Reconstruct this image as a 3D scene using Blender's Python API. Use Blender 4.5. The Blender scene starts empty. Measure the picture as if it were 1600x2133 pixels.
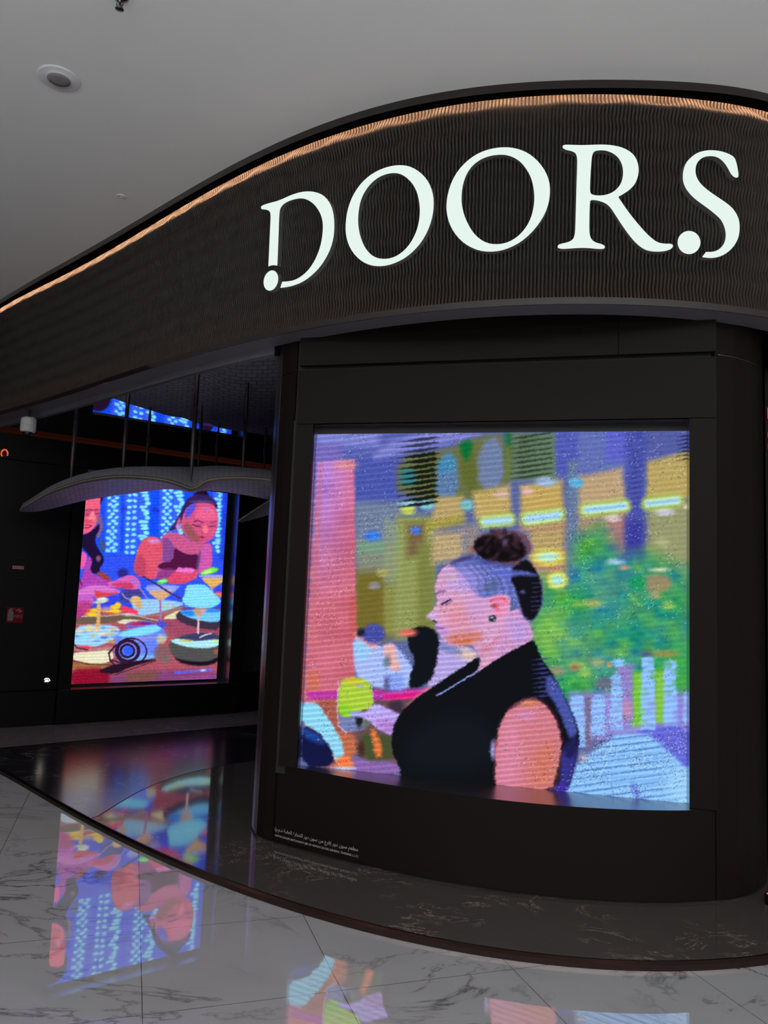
import bpy, bmesh, math, random
import numpy as np
from mathutils import Vector

random.seed(4)
RNG = np.random.default_rng(7)
SC = bpy.context.scene

# ------------------------------------------------------------------ camera, world, exposure
F = 1605.0; CX, CY = 800.0, 1066.5; EYE = 1.55          # focal length in pixels of the 1600 x 2133 frame, eye height
_n = math.sqrt(637.0**2 + 15770.0**2 + F*F)
PITCH = math.asin(F/_n); ROLL = math.atan2(637.0, 15770.0)
_R0 = np.array([1, 0, 0.]); _U0 = np.array([0, -math.sin(PITCH), math.cos(PITCH)])
FWD = np.array([0, math.cos(PITCH), math.sin(PITCH)])
RGT = math.cos(ROLL)*_R0 + math.sin(ROLL)*_U0
UPV = -math.sin(ROLL)*_R0 + math.cos(ROLL)*_U0
CAM = np.array([0, 0, EYE])

cd = bpy.data.cameras.new('camera'); co = bpy.data.objects.new('camera', cd)
SC.collection.objects.link(co)
cd.sensor_fit = 'HORIZONTAL'; cd.sensor_width = 36.0; cd.lens = 36.0*F/1600.0
cd.clip_start = 0.05; cd.clip_end = 100
from mathutils import Matrix
m = Matrix.Identity(4)
for i in range(3):
    m[i][0] = RGT[i]; m[i][1] = UPV[i]; m[i][2] = -FWD[i]; m[i][3] = CAM[i]
co.matrix_world = m
SC.camera = co

WORLD_STRENGTH = 0.13
w = bpy.data.worlds.new('world'); SC.world = w; w.use_nodes = True
bg = w.node_tree.nodes['Background']
bg.inputs[0].default_value = (0.98, 0.98, 1.0, 1); bg.inputs[1].default_value = WORLD_STRENGTH
SC.view_settings.view_transform = 'Standard'; SC.view_settings.look = 'None'
SC.view_settings.gamma = 1.0; SC.view_settings.use_curve_mapping = False
SC.view_settings.exposure = 0.0
SC.cycles.use_denoising = True
SC.cycles.max_bounces = 8
SC.cycles.sample_clamp_indirect = 4.0

def area_light(name, loc, rot, size, power, color):
    l = bpy.data.lights.new(name, 'AREA'); l.shape = 'RECTANGLE'; l.size = size[0]; l.size_y = size[1]
    l.energy = power; l.color = color
    o = bpy.data.objects.new(name, l); SC.collection.objects.link(o)
    o.location = loc; o.rotation_euler = rot
    return o
# added fill light behind the viewer, facing up to brighten the white ceiling
area_light('ceiling_fill_light', (0.6, -3.4, 2.9), (math.radians(180), 0, 0), (14, 6), 1300, (0.97, 0.975, 1.0))

# ------------------------------------------------------------------ helpers
def ray(x, y): return FWD + RGT*(x-CX)/F - UPV*(y-CY)/F
def at_z(x, y, z):                       # point of the place seen at that pixel, at height z
    d = ray(x, y); return CAM + d*((z-EYE)/d[2])
def at_y(x, y, Y):                       # ... at depth Y
    d = ray(x, y); return CAM + d*(Y/d[1])
def proj(P):
    v = np.asarray(P, float)-CAM; d = v@FWD
    return np.stack([CX+F*(v@RGT)/d, CY-F*(v@UPV)/d], -1)

def lin(c):
    c = np.asarray(c, float)/255.0
    return np.where(c <= .04045, c/12.92, ((c+.055)/1.055)**2.4)

def mesh_obj(name, verts, faces, mat, parent=None, smooth=False):
    me = bpy.data.meshes.new(name)
    me.from_pydata([tuple(map(float, v)) for v in verts], [], [tuple(map(int, f)) for f in faces])
    me.update()
    if smooth: me.polygons.foreach_set('use_smooth', [True]*len(me.polygons))
    for mm in (mat if isinstance(mat, (list, tuple)) else [mat]): me.materials.append(mm)
    o = bpy.data.objects.new(name, me); SC.collection.objects.link(o)
    if parent is not None: o.parent = parent
    return o

def fix_normals(o):
    bm = bmesh.new(); bm.from_mesh(o.data)
    bmesh.ops.recalc_face_normals(bm, faces=bm.faces); bm.to_mesh(o.data); bm.free()
    return o

def bm_obj(name, bm, mat, parent=None, smooth=False):
    me = bpy.data.meshes.new(name); bmesh.ops.recalc_face_normals(bm, faces=bm.faces)
    bm.to_mesh(me); bm.free()
    if smooth: me.polygons.foreach_set('use_smooth', [True]*len(me.polygons))
    for mm in (mat if isinstance(mat, (list, tuple)) else [mat]): me.materials.append(mm)
    o = bpy.data.objects.new(name, me); SC.collection.objects.link(o)
    if parent is not None: o.parent = parent
    return o

def thing(name, label, cat, loc=(0, 0, 0), group=None):
    o = bpy.data.objects.new(name, None); SC.collection.objects.link(o)
    o.empty_display_size = .1
    o['label'] = label; o['category'] = cat
    if group: o['group'] = group
    return o
def tag(o, label, cat, group=None):
    o['label'] = label; o['category'] = cat
    if group: o['group'] = group
    return o
def structure(o):
    o['kind'] = 'structure'; return o

def mat_principled(name, color, rough=.5, metal=0., ior=1.5, spec=None, coat=0., emit=None, estr=0.):
    m = bpy.data.materials.new(name); m.use_nodes = True
    b = m.node_tree.nodes['Principled BSDF']
    b.inputs['Base Color'].default_value = (*color, 1)
    b.inputs['Roughness'].default_value = rough; b.inputs['Metallic'].default_value = metal
    b.inputs['IOR'].default_value = ior
    if coat: b.inputs['Coat Weight'].default_value = coat; b.inputs['Coat Roughness'].default_value = .05
    if emit is not None:
        b.inputs['Emission Color'].default_value = (*emit, 1); b.inputs['Emission Strength'].default_value = estr
    return m

def NT(m): return m.node_tree.nodes, m.node_tree.links, m.node_tree.nodes['Principled BSDF']

def add_grain(m, scale=40., amt=.25, stretch=(1, 1, 1), bump=0.):
    """small irregular variation of colour and gloss over a surface"""
    n, l, b = NT(m)
    tc = n.new('ShaderNodeTexCoord'); mp = n.new('ShaderNodeMapping'); mp.inputs['Scale'].default_value = stretch
    nz = n.new('ShaderNodeTexNoise'); nz.inputs['Scale'].default_value = scale; nz.inputs['Detail'].default_value = 4
    l.new(tc.outputs['Object'], mp.inputs['Vector']); l.new(mp.outputs[0], nz.inputs['Vector'])
    col = tuple(b.inputs['Base Color'].default_value)
    mx = n.new('ShaderNodeMixRGB'); mx.blend_type = 'MIX'
    mx.inputs[1].default_value = tuple(c*(1-amt) for c in col[:3])+(1,)
    mx.inputs[2].default_value = tuple(min(1, c*(1+amt)) for c in col[:3])+(1,)
    l.new(nz.outputs['Fac'], mx.inputs[0]); l.new(mx.outputs[0], b.inputs['Base Color'])
    if bump:
        bp = n.new('ShaderNodeBump'); bp.inputs['Strength'].default_value = bump; bp.inputs['Distance'].default_value = .002
        l.new(nz.outputs['Fac'], bp.inputs['Height']); l.new(bp.outputs[0], b.inputs['Normal'])
    return m

# ------------------------------------------------------------------ materials
def marble(name, base, vein, rough, ior, scale, vein_w, tiles=None, second=None, tile_ang=0., dist=1.0):
    m = mat_principled(name, base, rough, 0, ior); n, l, b = NT(m)
    tc = n.new('ShaderNodeTexCoord')
    mp = n.new('ShaderNodeMapping'); mp.inputs['Rotation'].default_value = (0, 0, .6); mp.inputs['Scale'].default_value = (1, 1.7, 1)
    l.new(tc.outputs['Object'], mp.inputs['Vector'])
    nz = n.new('ShaderNodeTexNoise'); nz.inputs['Scale'].default_value = scale; nz.inputs['Detail'].default_value = 7
    nz.inputs['Roughness'].default_value = .62; nz.inputs['Distortion'].default_value = dist
    l.new(mp.outputs[0], nz.inputs['Vector'])
    s1 = n.new('ShaderNodeMath'); s1.operation = 'SUBTRACT'; s1.inputs[1].default_value = .5; l.new(nz.outputs['Fac'], s1.inputs[0])
    ab = n.new('ShaderNodeMath'); ab.operation = 'ABSOLUTE'; l.new(s1.outputs[0], ab.inputs[0])
    r1 = n.new('ShaderNodeMapRange'); r1.inputs['From Min'].default_value = 0; r1.inputs['From Max'].default_value = vein_w
    r1.inputs['To Min'].default_value = 1; r1.inputs['To Max'].default_value = 0
    l.new(ab.outputs[0], r1.inputs['Value'])
    pw = n.new('ShaderNodeMath'); pw.operation = 'POWER'; pw.inputs[1].default_value = 2.0; l.new(r1.outputs[0], pw.inputs[0])
    # patchy mask so that the veins come and go
    n2 = n.new('ShaderNodeTexNoise'); n2.inputs['Scale'].default_value = scale*.9; n2.inputs['Detail'].default_value = 2
    l.new(tc.outputs['Object'], n2.inputs['Vector'])
    r2 = n.new('ShaderNodeMapRange'); r2.inputs['From Min'].default_value = .42; r2.inputs['From Max'].default_value = .62
    l.new(n2.outputs['Fac'], r2.inputs['Value'])
    mu = n.new('ShaderNodeMath'); mu.operation = 'MULTIPLY'; l.new(pw.outputs[0], mu.inputs[0]); l.new(r2.outputs[0], mu.inputs[1])
    # soft cloudiness
    n3 = n.new('ShaderNodeTexNoise'); n3.inputs['Scale'].default_value = scale*2.2; n3.inputs['Detail'].default_value = 5
    l.new(mp.outputs[0], n3.inputs['Vector'])
    cl = n.new('ShaderNodeMixRGB'); cl.inputs[1].default_value = tuple(c*.86 for c in base)+(1,)
    cl.inputs[2].default_value = tuple(min(1, c*1.12) for c in base)+(1,)
    l.new(n3.outputs['Fac'], cl.inputs[0])
    mx = n.new('ShaderNodeMixRGB'); mx.inputs[2].default_value = (*vein, 1)
    l.new(mu.outputs[0], mx.inputs[0]); l.new(cl.outputs[0], mx.inputs[1])
    out = mx.outputs[0]
    if tiles:
        mp2 = n.new('ShaderNodeMapping'); mp2.inputs['Rotation'].default_value = (0, 0, tile_ang)
        mp2.inputs['Location'].default_value = (tiles[2], tiles[3], 0)
        l.new(tc.outputs['Object'], mp2.inputs['Vector'])
        sx = n.new('ShaderNodeSeparateXYZ'); l.new(mp2.outputs[0], sx.inputs[0])
        ds = []
        for k, size in ((0, tiles[0]), (1, tiles[1])):
            pp = n.new('ShaderNodeMath'); pp.operation = 'PINGPONG'; pp.inputs[1].default_value = size/2
            l.new(sx.outputs[k], pp.inputs[0]); ds.append(pp.outputs[0])
        mn = n.new('ShaderNodeMath'); mn.operation = 'MINIMUM'; l.new(ds[0], mn.inputs[0]); l.new(ds[1], mn.inputs[1])
        lt = n.new('ShaderNodeMath'); lt.operation = 'LESS_THAN'; lt.inputs[1].default_value = .0016; l.new(mn.outputs[0], lt.inputs[0])
        m3 = n.new('ShaderNodeMixRGB'); m3.inputs[2].default_value = tuple(c*.22 for c in base)+(1,)
        l.new(lt.outputs[0], m3.inputs[0]); l.new(out, m3.inputs[1]); out = m3.outputs[0]
    l.new(out, b.inputs['Base Color'])
    return m

TILE_ANG = math.radians(-17.8)
M = {}
M['white_marble'] = marble('white_marble', (.42, .42, .435), (.11, .11, .115), .012, 3.7, 1.0, .026, tiles=(.74, .70, .598, .46), tile_ang=TILE_ANG)
M['black_marble'] = marble('black_marble', (.009, .009, .011), (.30, .27, .25), .17, 2.7, 2.1, .016, dist=1.6)
M['grey_marble'] = marble('grey_marble', (.070, .061, .057), (.32, .26, .21), .06, 3.3, 2.4, .018, dist=1.8)
M['border_marble'] = marble('border_marble', (.16, .135, .13), (.28, .24, .22), .25, 1.6, 2.4, .014, dist=1.8)
M['ceiling_paint'] = add_grain(mat_principled('ceiling_paint', (.69, .69, .68), .8), 3, .02)
M['bronze'] = add_grain(mat_principled('bronze', (.0090, .0058, .0046), .45, .0, 1.22), 60, .12, (1, 1, 8))
M['bronze_trim'] = add_grain(mat_principled('bronze_trim', (.011, .0052, .0045), .5, 0, 1.10, .0, 1.5), 50, .12)
M['soffit_metal'] = add_grain(mat_principled('soffit_metal', (.22, .21, .245), .32, 0.5), 30, .06)
M['return_metal'] = add_grain(mat_principled('return_metal', (.14, .125, .13), .30, .9), 30, .06)
M['jamb_metal'] = add_grain(mat_principled('jamb_metal', (.40, .38, .39), .30, 1.0), 30, .06)
M['edge_brass'] = add_grain(mat_principled('edge_brass', (.10, .066, .060), .26, 1.0), 30, .1)
M['dark'] = add_grain(mat_principled('dark', (.006, .006, .007), .6), 20, .1)
M['wall_dark'] = add_grain(mat_principled('wall_dark', (.006, .0048, .0045), .45, 0, 1.25), 25, .12)
M['slat_wood'] = add_grain(mat_principled('slat_wood', (.040, .034, .0295), .5, 0, 1.25), 30, .25, (1, 1, .15))
M['trim_shade'] = mat_principled('trim_shade', (.0028, .002, .0018), .8, 0, 1.05)  # darker than bronze_trim: shade under the top trim put into the colour
M['slat_back'] = mat_principled('slat_back', (.008, .007, .006), .7)
M['mirror'] = add_grain(mat_principled('mirror', (.74, .73, .80), .015, 1.0), 3, .03)
M['canopy_grey'] = None
M['rod_metal'] = add_grain(mat_principled('rod_metal', (.07, .06, .055), .38, .6), 40, .15)
M['white_plastic'] = add_grain(mat_principled('white_plastic', (.55, .55, .55), .5), 60, .03)
M['speaker_white'] = add_grain(mat_principled('speaker_white', (.60, .60, .60), .6), 60, .02)
M['grille'] = add_grain(mat_principled('grille', (.22, .20, .20), .7), 900, .35)
M['dome_glass'] = mat_principled('dome_glass', (.01, .01, .012), .04)
M['chrome'] = add_grain(mat_principled('chrome', (.30, .27, .27), .25, 1.0), 60, .1)
M['sign_red'] = add_grain(mat_principled('sign_red', (.15, .005, .012), .6, 0, 1.12), 40, .08)
M['sign_white'] = add_grain(mat_principled('sign_white', (.16, .16, .16), .6, 0, 1.12), 40, .05)
M['vinyl'] = add_grain(mat_principled('vinyl', (.55, .52, .50), .5), 60, .05)
M['letter_side'] = add_grain(mat_principled('letter_side', (.10, .10, .10), .4), 60, .05)

def emission(name, color, strength):
    m = bpy.data.materials.new(name); m.use_nodes = True
    n, l = m.node_tree.nodes, m.node_tree.links
    n.remove(n['Principled BSDF'])
    e = n.new('ShaderNodeEmission'); e.inputs[0].default_value = (*color, 1); e.inputs[1].default_value = strength
    l.new(e.outputs[0], n['Material Output'].inputs[0])
    return m
M['letter_face'] = emission('letter_face', (.86, 1.0, .94), .92)
M['led_warm'] = emission('led_warm', (1.0, .55, .32), 100)
M['led_warm_low'] = emission('led_warm_low', (1.0, .45, .24), 7)
M['led_orange'] = emission('led_orange', (1.0, .10, .015), 1.2)
M['led_cornice'] = emission('led_cornice', (1.0, .20, .04), .016)
M['led_white'] = emission('led_white', (1.0, .93, .88), 3.0)
M['led_red'] = emission('led_red', (1.0, .14, .08), .9)

# ------------------------------------------------------------------ plan curves (metres) through points traced on floor, lip and ceiling edges
Z_PLAT = .03; Z_SOF = 3.10; Z_CEIL = 4.34; Z_TRIM = 4.292; Z_MIR = 3.03

def fitcurve(px, z, deg, x0, x1, n):
    P = np.array([at_z(x, y, z) for x, y in px])
    c = np.polyfit(P[:, 0], P[:, 1], deg)
    X = np.linspace(P[0, 0] if x0 is None else x0, P[-1, 0] if x1 is None else x1, n)
    return np.stack([X, np.polyval(c, X)], 1)
def resample(P, step):
    d = np.r_[0, np.cumsum(np.linalg.norm(np.diff(P, axis=0), axis=1))]
    n = max(2, int(round(d[-1]/step))+1); s = np.linspace(0, d[-1], n)
    return np.stack([np.interp(s, d, P[:, 0]), np.interp(s, d, P[:, 1])], 1)
def normals(P):                                           # towards the viewer for a curve that runs left to right
    t = np.gradient(P, axis=0); t /= np.linalg.norm(t, axis=1)[:, None]
    return np.stack([t[:, 1], -t[:, 0]], 1)
def offset(P, d): return P + normals(P)*d
def arclen(P): return np.r_[0, np.cumsum(np.linalg.norm(np.diff(P, axis=0), axis=1))]
def extend(P, right=None, left=None):
    Q = P
    if left is not None: Q = np.vstack([np.array(left), Q])
    if right is not None: Q = np.vstack([Q, np.array(right)])
    return Q
def chaikin(P, n=2):
    for _ in range(n):
        Q = [P[0]]
        for a, b in zip(P[:-1], P[1:]): Q += [.75*a+.25*b, .25*a+.75*b]
        Q.append(P[-1]); P = np.array(Q)
    return P

LIP = fitcurve([(0, 864), (75, 844), (187, 806), (300, 774), (403, 744), (520, 707), (737, 670), (882, 651), (1000, 641), (1100, 635),
                (1187, 632.6), (1325, 635), (1462, 644), (1600, 662)], Z_SOF, 6, None, None, 160)
TRIM = fitcurve([(0, 624), (100, 565), (200, 508), (300, 450), (400, 391), (500, 336), (600, 284), (700, 248), (800, 219), (900, 196), (1000, 181),
                 (1100, 171), (1200, 165), (1300, 165), (1400, 169), (1500, 178), (1600, 194)], Z_CEIL, 7, None, None, 160)
SLAT = fitcurve([(0, 652), (100, 598), (200, 545), (300, 491), (400, 431), (500, 376), (600, 326), (700, 290), (800, 262), (900, 239), (1000, 222),
                 (1100, 212), (1200, 206), (1300, 207), (1400, 213), (1500, 227), (1600, 246)], Z_TRIM, 7, None, None, 160)
EDGE = fitcurve([(0, 1612), (65, 1650), (120, 1682), (310, 1777), (420, 1835), (525, 1875), (650, 1907), (800, 1945), (1040, 2002), (1200, 2017),
                 (1300, 2022), (1450, 2020), (1600, 2011)], 0, 5, None, None, 120)
PILF = fitcurve([(565, 1757), (650, 1776), (750, 1801), (800, 1816), (1000, 1857), (1100, 1868), (1300, 1879), (1450, 1881), (1540, 1877)],
                Z_PLAT, 3, None, None, 90)

def straight_on(P, dl, dr):                               # carry a curve on past both ends of the frame, bending gently
    tl = P[0]-P[3]; tl /= np.linalg.norm(tl); tr = P[-1]-P[-4]; tr /= np.linalg.norm(tr)
    a = np.array([P[0]+tl*dl*k/6 for k in range(6, 0, -1)])
    b = [P[-1]]; ang = math.atan2(tr[1], tr[0])
    for k in range(8):
        ang += .11; b.append(b[-1]+np.array([math.cos(ang), math.sin(ang)])*dr/8)
    return np.vstack([a, P, np.array(b[1:])])
LIP = resample(straight_on(LIP, 1.2, 1.6), .05)
TRIM = resample(straight_on(TRIM, 1.2, 1.6), .05)
SLAT = resample(straight_on(SLAT, 1.2, 1.6), .0102)
# the back wall of the recess; the fascia's curves stop where they meet it
WA = at_z(0, 1517, Z_PLAT)[:2]; WB = at_z(530, 1482, Z_PLAT)[:2]
WU = (WB-WA)/np.linalg.norm(WB-WA); WN = np.array([WU[1], -WU[0]])
LIP, TRIM, SLAT = [P[(P-WA)@WN > -.33] for P in (LIP, TRIM, SLAT)]
EDGE = resample(straight_on(EDGE, 3.0, 2.2), .05)

def ribbon(name, A, za, B, zb, mat, parent=None, smooth=True):
    """band between two plan curves (resampled to the same count), each at its own height"""
    n = max(len(A), len(B))
    def rs(P):
        d = arclen(P); s = np.linspace(0, d[-1], n); return np.stack([np.interp(s, d, P[:, 0]), np.interp(s, d, P[:, 1])], 1)
    A, B = rs(A), rs(B)
    v = [(x, y, za) for x, y in A]+[(x, y, zb) for x, y in B]
    f = [(i, i+1, n+i+1, n+i) for i in range(n-1)]
    return mesh_obj(name, v, f, mat, parent, smooth)

def slab(name, P, z0, z1, thick, mat, parent=None):
    """curved panel: front on the plan curve P, given thickness behind it"""
    B = offset(P, -thick); n = len(P)
    v = [(x, y, z0) for x, y in P]+[(x, y, z1) for x, y in P]+[(x, y, z0) for x, y in B]+[(x, y, z1) for x, y in B]
    f = []
    for i in range(n-1):
        f += [(i, i+1, n+i+1, n+i), (2*n+i+1, 2*n+i, 3*n+i, 3*n+i+1), (n+i, n+i+1, 3*n+i+1, 3*n+i), (i+1, i, 2*n+i, 2*n+i+1)]
    f += [(0, n, 3*n, 2*n), (n-1, 2*n+n-1, 3*n+n-1, n+n-1)]
    return fix_normals(mesh_obj(name, v, f, mat, parent))

def poly_prism(name, P, z0, z1, mat, parent=None):
    bm = bmesh.new()
    a = [bm.verts.new((x, y, z0)) for x, y in P]; b = [bm.verts.new((x, y, z1)) for x, y in P]
    bm.faces.new(a); bm.faces.new(b)
    k = len(P)
    for i in range(k): bm.faces.new((a[i], a[(i+1) % k], b[(i+1) % k], b[i]))
    bmesh.ops.triangulate(bm, faces=[f for f in bm.faces if len(f.verts) > 4])
    return bm_obj(name, bm, mat, parent)

def box_pts(o, ux, uy, uz):
    o, ux, uy, uz = map(np.asarray, (o, ux, uy, uz))
    v = [o, o+ux, o+ux+uy, o+uy]; v += [p+uz for p in v]
    return v, [(0, 3, 2, 1), (4, 5, 6, 7), (0, 1, 5, 4), (1, 2, 6, 5), (2, 3, 7, 6), (3, 0, 4, 7)]
def box(name, o, ux, uy, uz, mat, parent=None, bevel=0.):
    v, f = box_pts(o, ux, uy, uz)
    bm = bmesh.new(); vs = [bm.verts.new(tuple(p)) for p in v]
    for q in f: bm.faces.new([vs[i] for i in q])
    if bevel: bmesh.ops.bevel(bm, geom=bm.edges[:], offset=bevel, segments=2, affect='EDGES')
    return bm_obj(name, bm, mat, parent)

def lathe(name, prof, centre, mat, parent=None, axis=(0, 0, 1), seg=32, smooth=True):
    """profile of (radius, height) pairs spun about an axis through centre"""
    ax = Vector(axis).normalized(); t = Vector((1, 0, 0)) if abs(ax.x) < .9 else Vector((0, 1, 0))
    e1 = ax.cross(t).normalized(); e2 = ax.cross(e1); c = Vector(centre)
    v = []; f = []
    for r, h in prof:
        for k in range(seg):
            a = 2*math.pi*k/seg; v.append(c+ax*h+(e1*math.cos(a)+e2*math.sin(a))*max(r, 1e-5))
    for i in range(len(prof)-1):
        for k in range(seg):
            k2 = (k+1) % seg; f.append((i*seg+k, i*seg+k2, (i+1)*seg+k2, (i+1)*seg+k))
    f.append(tuple(range(seg))[::-1]); f.append(tuple((len(prof)-1)*seg+k for k in range(seg)))
    return fix_normals(mesh_obj(name, v, f, mat, parent, smooth))

def tube(name, pts, r, mat, parent=None, seg=8, closed=False):
    pts = [Vector(p) for p in pts]; n = len(pts); v = []; f = []
    for i, p in enumerate(pts):
        a = pts[max(i-1, 0)]; b = pts[min(i+1, n-1)]; t = (b-a).normalized()
        s = t.cross(Vector((0, 0, 1)));  s = s.normalized() if s.length > 1e-4 else Vector((1, 0, 0)); u = s.cross(t)
        rr = r[i] if isinstance(r, (list, tuple)) else r
        for k in range(seg):
            q = 2*math.pi*k/seg; v.append(p+(s*math.cos(q)+u*math.sin(q))*rr)
    for i in range(n-1):
        for k in range(seg): f.append((i*seg+k, i*seg+(k+1) % seg, (i+1)*seg+(k+1) % seg, (i+1)*seg+k))
    f.append(tuple(range(seg))[::-1]); f.append(tuple((n-1)*seg+k for k in range(seg)))
    return mesh_obj(name, v, f, mat, parent, True)
# ------------------------------------------------------------------ ground, ceiling, platform
o = structure(mesh_obj('floor', [(-9, -7, 0), (9, -7, 0), (9, 13, 0), (-9, 13, 0)], [(0, 1, 2, 3)], M['white_marble']))
o = structure(box('ceiling', (-9, -7, Z_CEIL), (18, 0, 0), (0, 20, 0), (0, 0, .15), M['ceiling_paint']))

EDGE_IN = offset(EDGE, -.022)
_back = [(5.5, 12.4), (-7.5, 12.4)]
plat = structure(poly_prism('floor_platform', [tuple(p) for p in EDGE_IN]+_back, .001, Z_PLAT, M['black_marble']))
# ramped metal edge of the platform
def loft(name, rows, mat, parent=None, smooth=False):
    n = len(rows[0][0]); v = []; f = []
    for P, z in rows: v += [(x, y, z) for x, y in P]
    for r in range(len(rows)-1):
        for i in range(n-1): f.append((r*n+i, r*n+i+1, (r+1)*n+i+1, (r+1)*n+i))
    return mesh_obj(name, v, f, mat, parent, smooth)
structure(loft('trim_1', [(EDGE, .0005), (offset(EDGE, -.004), .022), (offset(EDGE, -.022), Z_PLAT+.001), (offset(EDGE, -.030), Z_PLAT+.001)], M['edge_brass']))

# grey marble inlay that rings the pillar, bounded at the left by an arc
arc = np.array([at_z(x, y, Z_PLAT)[:2] for x, y in [(200, 1702), (240, 1677), (290, 1647), (350, 1622), (430, 1600), (527, 1586)]])
arc = chaikin(arc, 2)
inl_edge = offset(EDGE, -.031); i0 = int(np.argmin(np.linalg.norm(inl_edge-arc[0], axis=1)))
arc = np.vstack([inl_edge[i0], arc[1:], arc[-1]+[.5, .25], arc[-1]+[1.2, .3]])
inl = [tuple(p) for p in inl_edge[i0:]]+[(4.2, 5.9)]+[tuple(p) for p in arc[::-1][:-1]]
io = poly_prism('grey_inlay', inl, Z_PLAT-.002, Z_PLAT+.0012, M['grey_marble'], plat)

_ai, _ao = arc-[0, 0], offset(arc, .010)
loft('inlay_seam', [(arc, Z_PLAT+.0016), (_ao, Z_PLAT+.0016)], M['dark'], plat)

# ------------------------------------------------------------------ back wall of the entrance recess
def wp(u, nn, z): p = WA+WU*u+WN*nn; return (p[0], p[1], z)
def wall_hit(x, y, nn=0.):
    d = ray(x, y); o2 = WA+WN*nn
    k = ((o2-CAM[:2])@WN)/(d[:2]@WN); P = CAM+d*k
    return (P[:2]-o2)@WU, P[2]
def wbox(name, u0, u1, n0, n1, z0, z1, mat, parent=None, bevel=0.):
    p = np.array(wp(u0, n0, z0)); return box(name, p, np.r_[WU*(u1-u0), 0], np.r_[WN*(n1-n0), 0], (0, 0, z1-z0), mat, parent, bevel)

b0 = at_z(0, 1557, Z_PLAT)[:2]; b1 = at_z(530, 1509, Z_PLAT)[:2]
bd = (b1-b0)/np.linalg.norm(b1-b0)
poly_prism('border_strip', [tuple(b0-bd*3), tuple(b1+bd*5.5), tuple(WA+WU*8-WN*.02), tuple(WA-WU*3.5-WN*.02)], Z_PLAT-.002, Z_PLAT+.001, M['border_marble'], plat)
REC = .18
uL, _ = wall_hit(147, 1426); uR = .5*(wall_hit(476, 1421)[0]+wall_hit(499, 1031)[0]); zB = wall_hit(310, 1429)[1]; zT = wall_hit(181, 981)[1]
uF = .5*(wall_hit(512, 1090)[0]+wall_hit(498, 1500)[0]); uS = wall_hit(118, 1437)[0]
wall = structure(wbox('wall_back', -4.0, 8.5, -.60, -.40, Z_PLAT, Z_CEIL, M['dark']))
G = .006
def wpart(nm, *a, mat='wall_dark', bevel=.002): return wbox(nm, *a, M[mat], wall, bevel)
wpart('wall_panel', -4.0, uS-G, -.40, 0, zB+G, zT+.02)
wpart('base_panel', -4.0, uS-G, -.40, 0, Z_PLAT+.01, zB-G)
wpart('upper_panel', -4.0, uF, -.40, 0, zT+.03, Z_MIR-.032)
wpart('frame_stile', uS+G, uL, -.40, .012, zB+G, zT+.02)
wpart('frame_stile', uR, uF, -.40, .012, zB+G, zT+.02)
wpart('base_panel', uS+G, uF+.01, -.40, .03, Z_PLAT+.01, zB-.0025)
wpart('sill', uS+.02, uF, -REC-.02, .028, zB-.002, zB, mat='jamb_metal', bevel=0)
wpart('side_jamb', uR-.003, uR, -REC-.02, .010, zB, zT, mat='jamb_metal')
wpart('side_jamb', uL, uL+.003, -REC-.02, .010, zB, zT, mat='dark')
wpart('top_jamb', uL, uR, -REC-.02, .004, zT, zT+.02, mat='jamb_metal')

def slats(name, top, bot, z0, z1, width, fz, mat, parent, nz=60, every=2, soff=0.):
    """vertical slats whose front edges are cut to a wave; top / bot: plan curves of the backing board"""
    nrm = normals(top); tan = np.stack([-nrm[:, 1], nrm[:, 0]], 1); s = arclen(top)+soff
    idx = np.arange(0, len(top), every); z = np.linspace(z0, z1, nz); fr = ((z-z0)/(z1-z0))[None, :, None]
    base = bot[idx][:, None, :]*(1-fr)+top[idx][:, None, :]*fr
    f = fz(s[idx][:, None], z[None, :])[:, :, None]
    N_, T_ = nrm[idx][:, None, :], tan[idx][:, None, :]
    cols = [base+T_*width/2+N_*0, base+T_*width/2+N_*f, base-T_*width/2+N_*f, base-T_*width/2+N_*0]
    k = len(idx); V = np.zeros((k, nz, 4, 3))
    for c in range(4): V[:, :, c, :2] = cols[c]; V[:, :, c, 2] = z[None, :]
    I = np.arange(k*nz*4).reshape(k, nz, 4); q = []
    for c in range(3): q.append(np.stack([I[:, :-1, c], I[:, 1:, c], I[:, 1:, c+1], I[:, :-1, c+1]], -1).reshape(-1, 4))
    q.append(np.stack([I[:, 0, 0], I[:, 0, 1], I[:, 0, 2], I[:, 0, 3]], -1)); q.append(np.stack([I[:, -1, 3], I[:, -1, 2], I[:, -1, 1], I[:, -1, 0]], -1))
    q = np.concatenate(q); V = V.reshape(-1, 3)
    me = bpy.data.meshes.new(name); me.vertices.add(len(V)); me.vertices.foreach_set('co', V.ravel())
    me.loops.add(q.size); me.loops.foreach_set('vertex_index', q.ravel().astype(np.int32))
    me.polygons.add(len(q)); me.polygons.foreach_set('loop_start', np.arange(0, q.size, 4, dtype=np.int32))
    me.update(calc_edges=True); me.validate(); me.materials.append(mat)
    ob = bpy.data.objects.new(name, me); SC.collection.objects.link(ob)
    if parent is not None: ob.parent = parent
    return ob

def wave(ztop):
    def f(s, z):
        t = (ztop-z); row = t/.135
        warp = .018*np.sin(2*np.pi*s/.34)*np.cos(np.pi*row)
        amp = np.where(t+warp < .11, .034, .034-.018*np.clip((t+warp-.11)/.05, 0, 1))
        return .010+amp*(.5-.5*np.cos(2*np.pi*(t+warp)/.135))+(.034-amp)*.55
    return f
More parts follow.
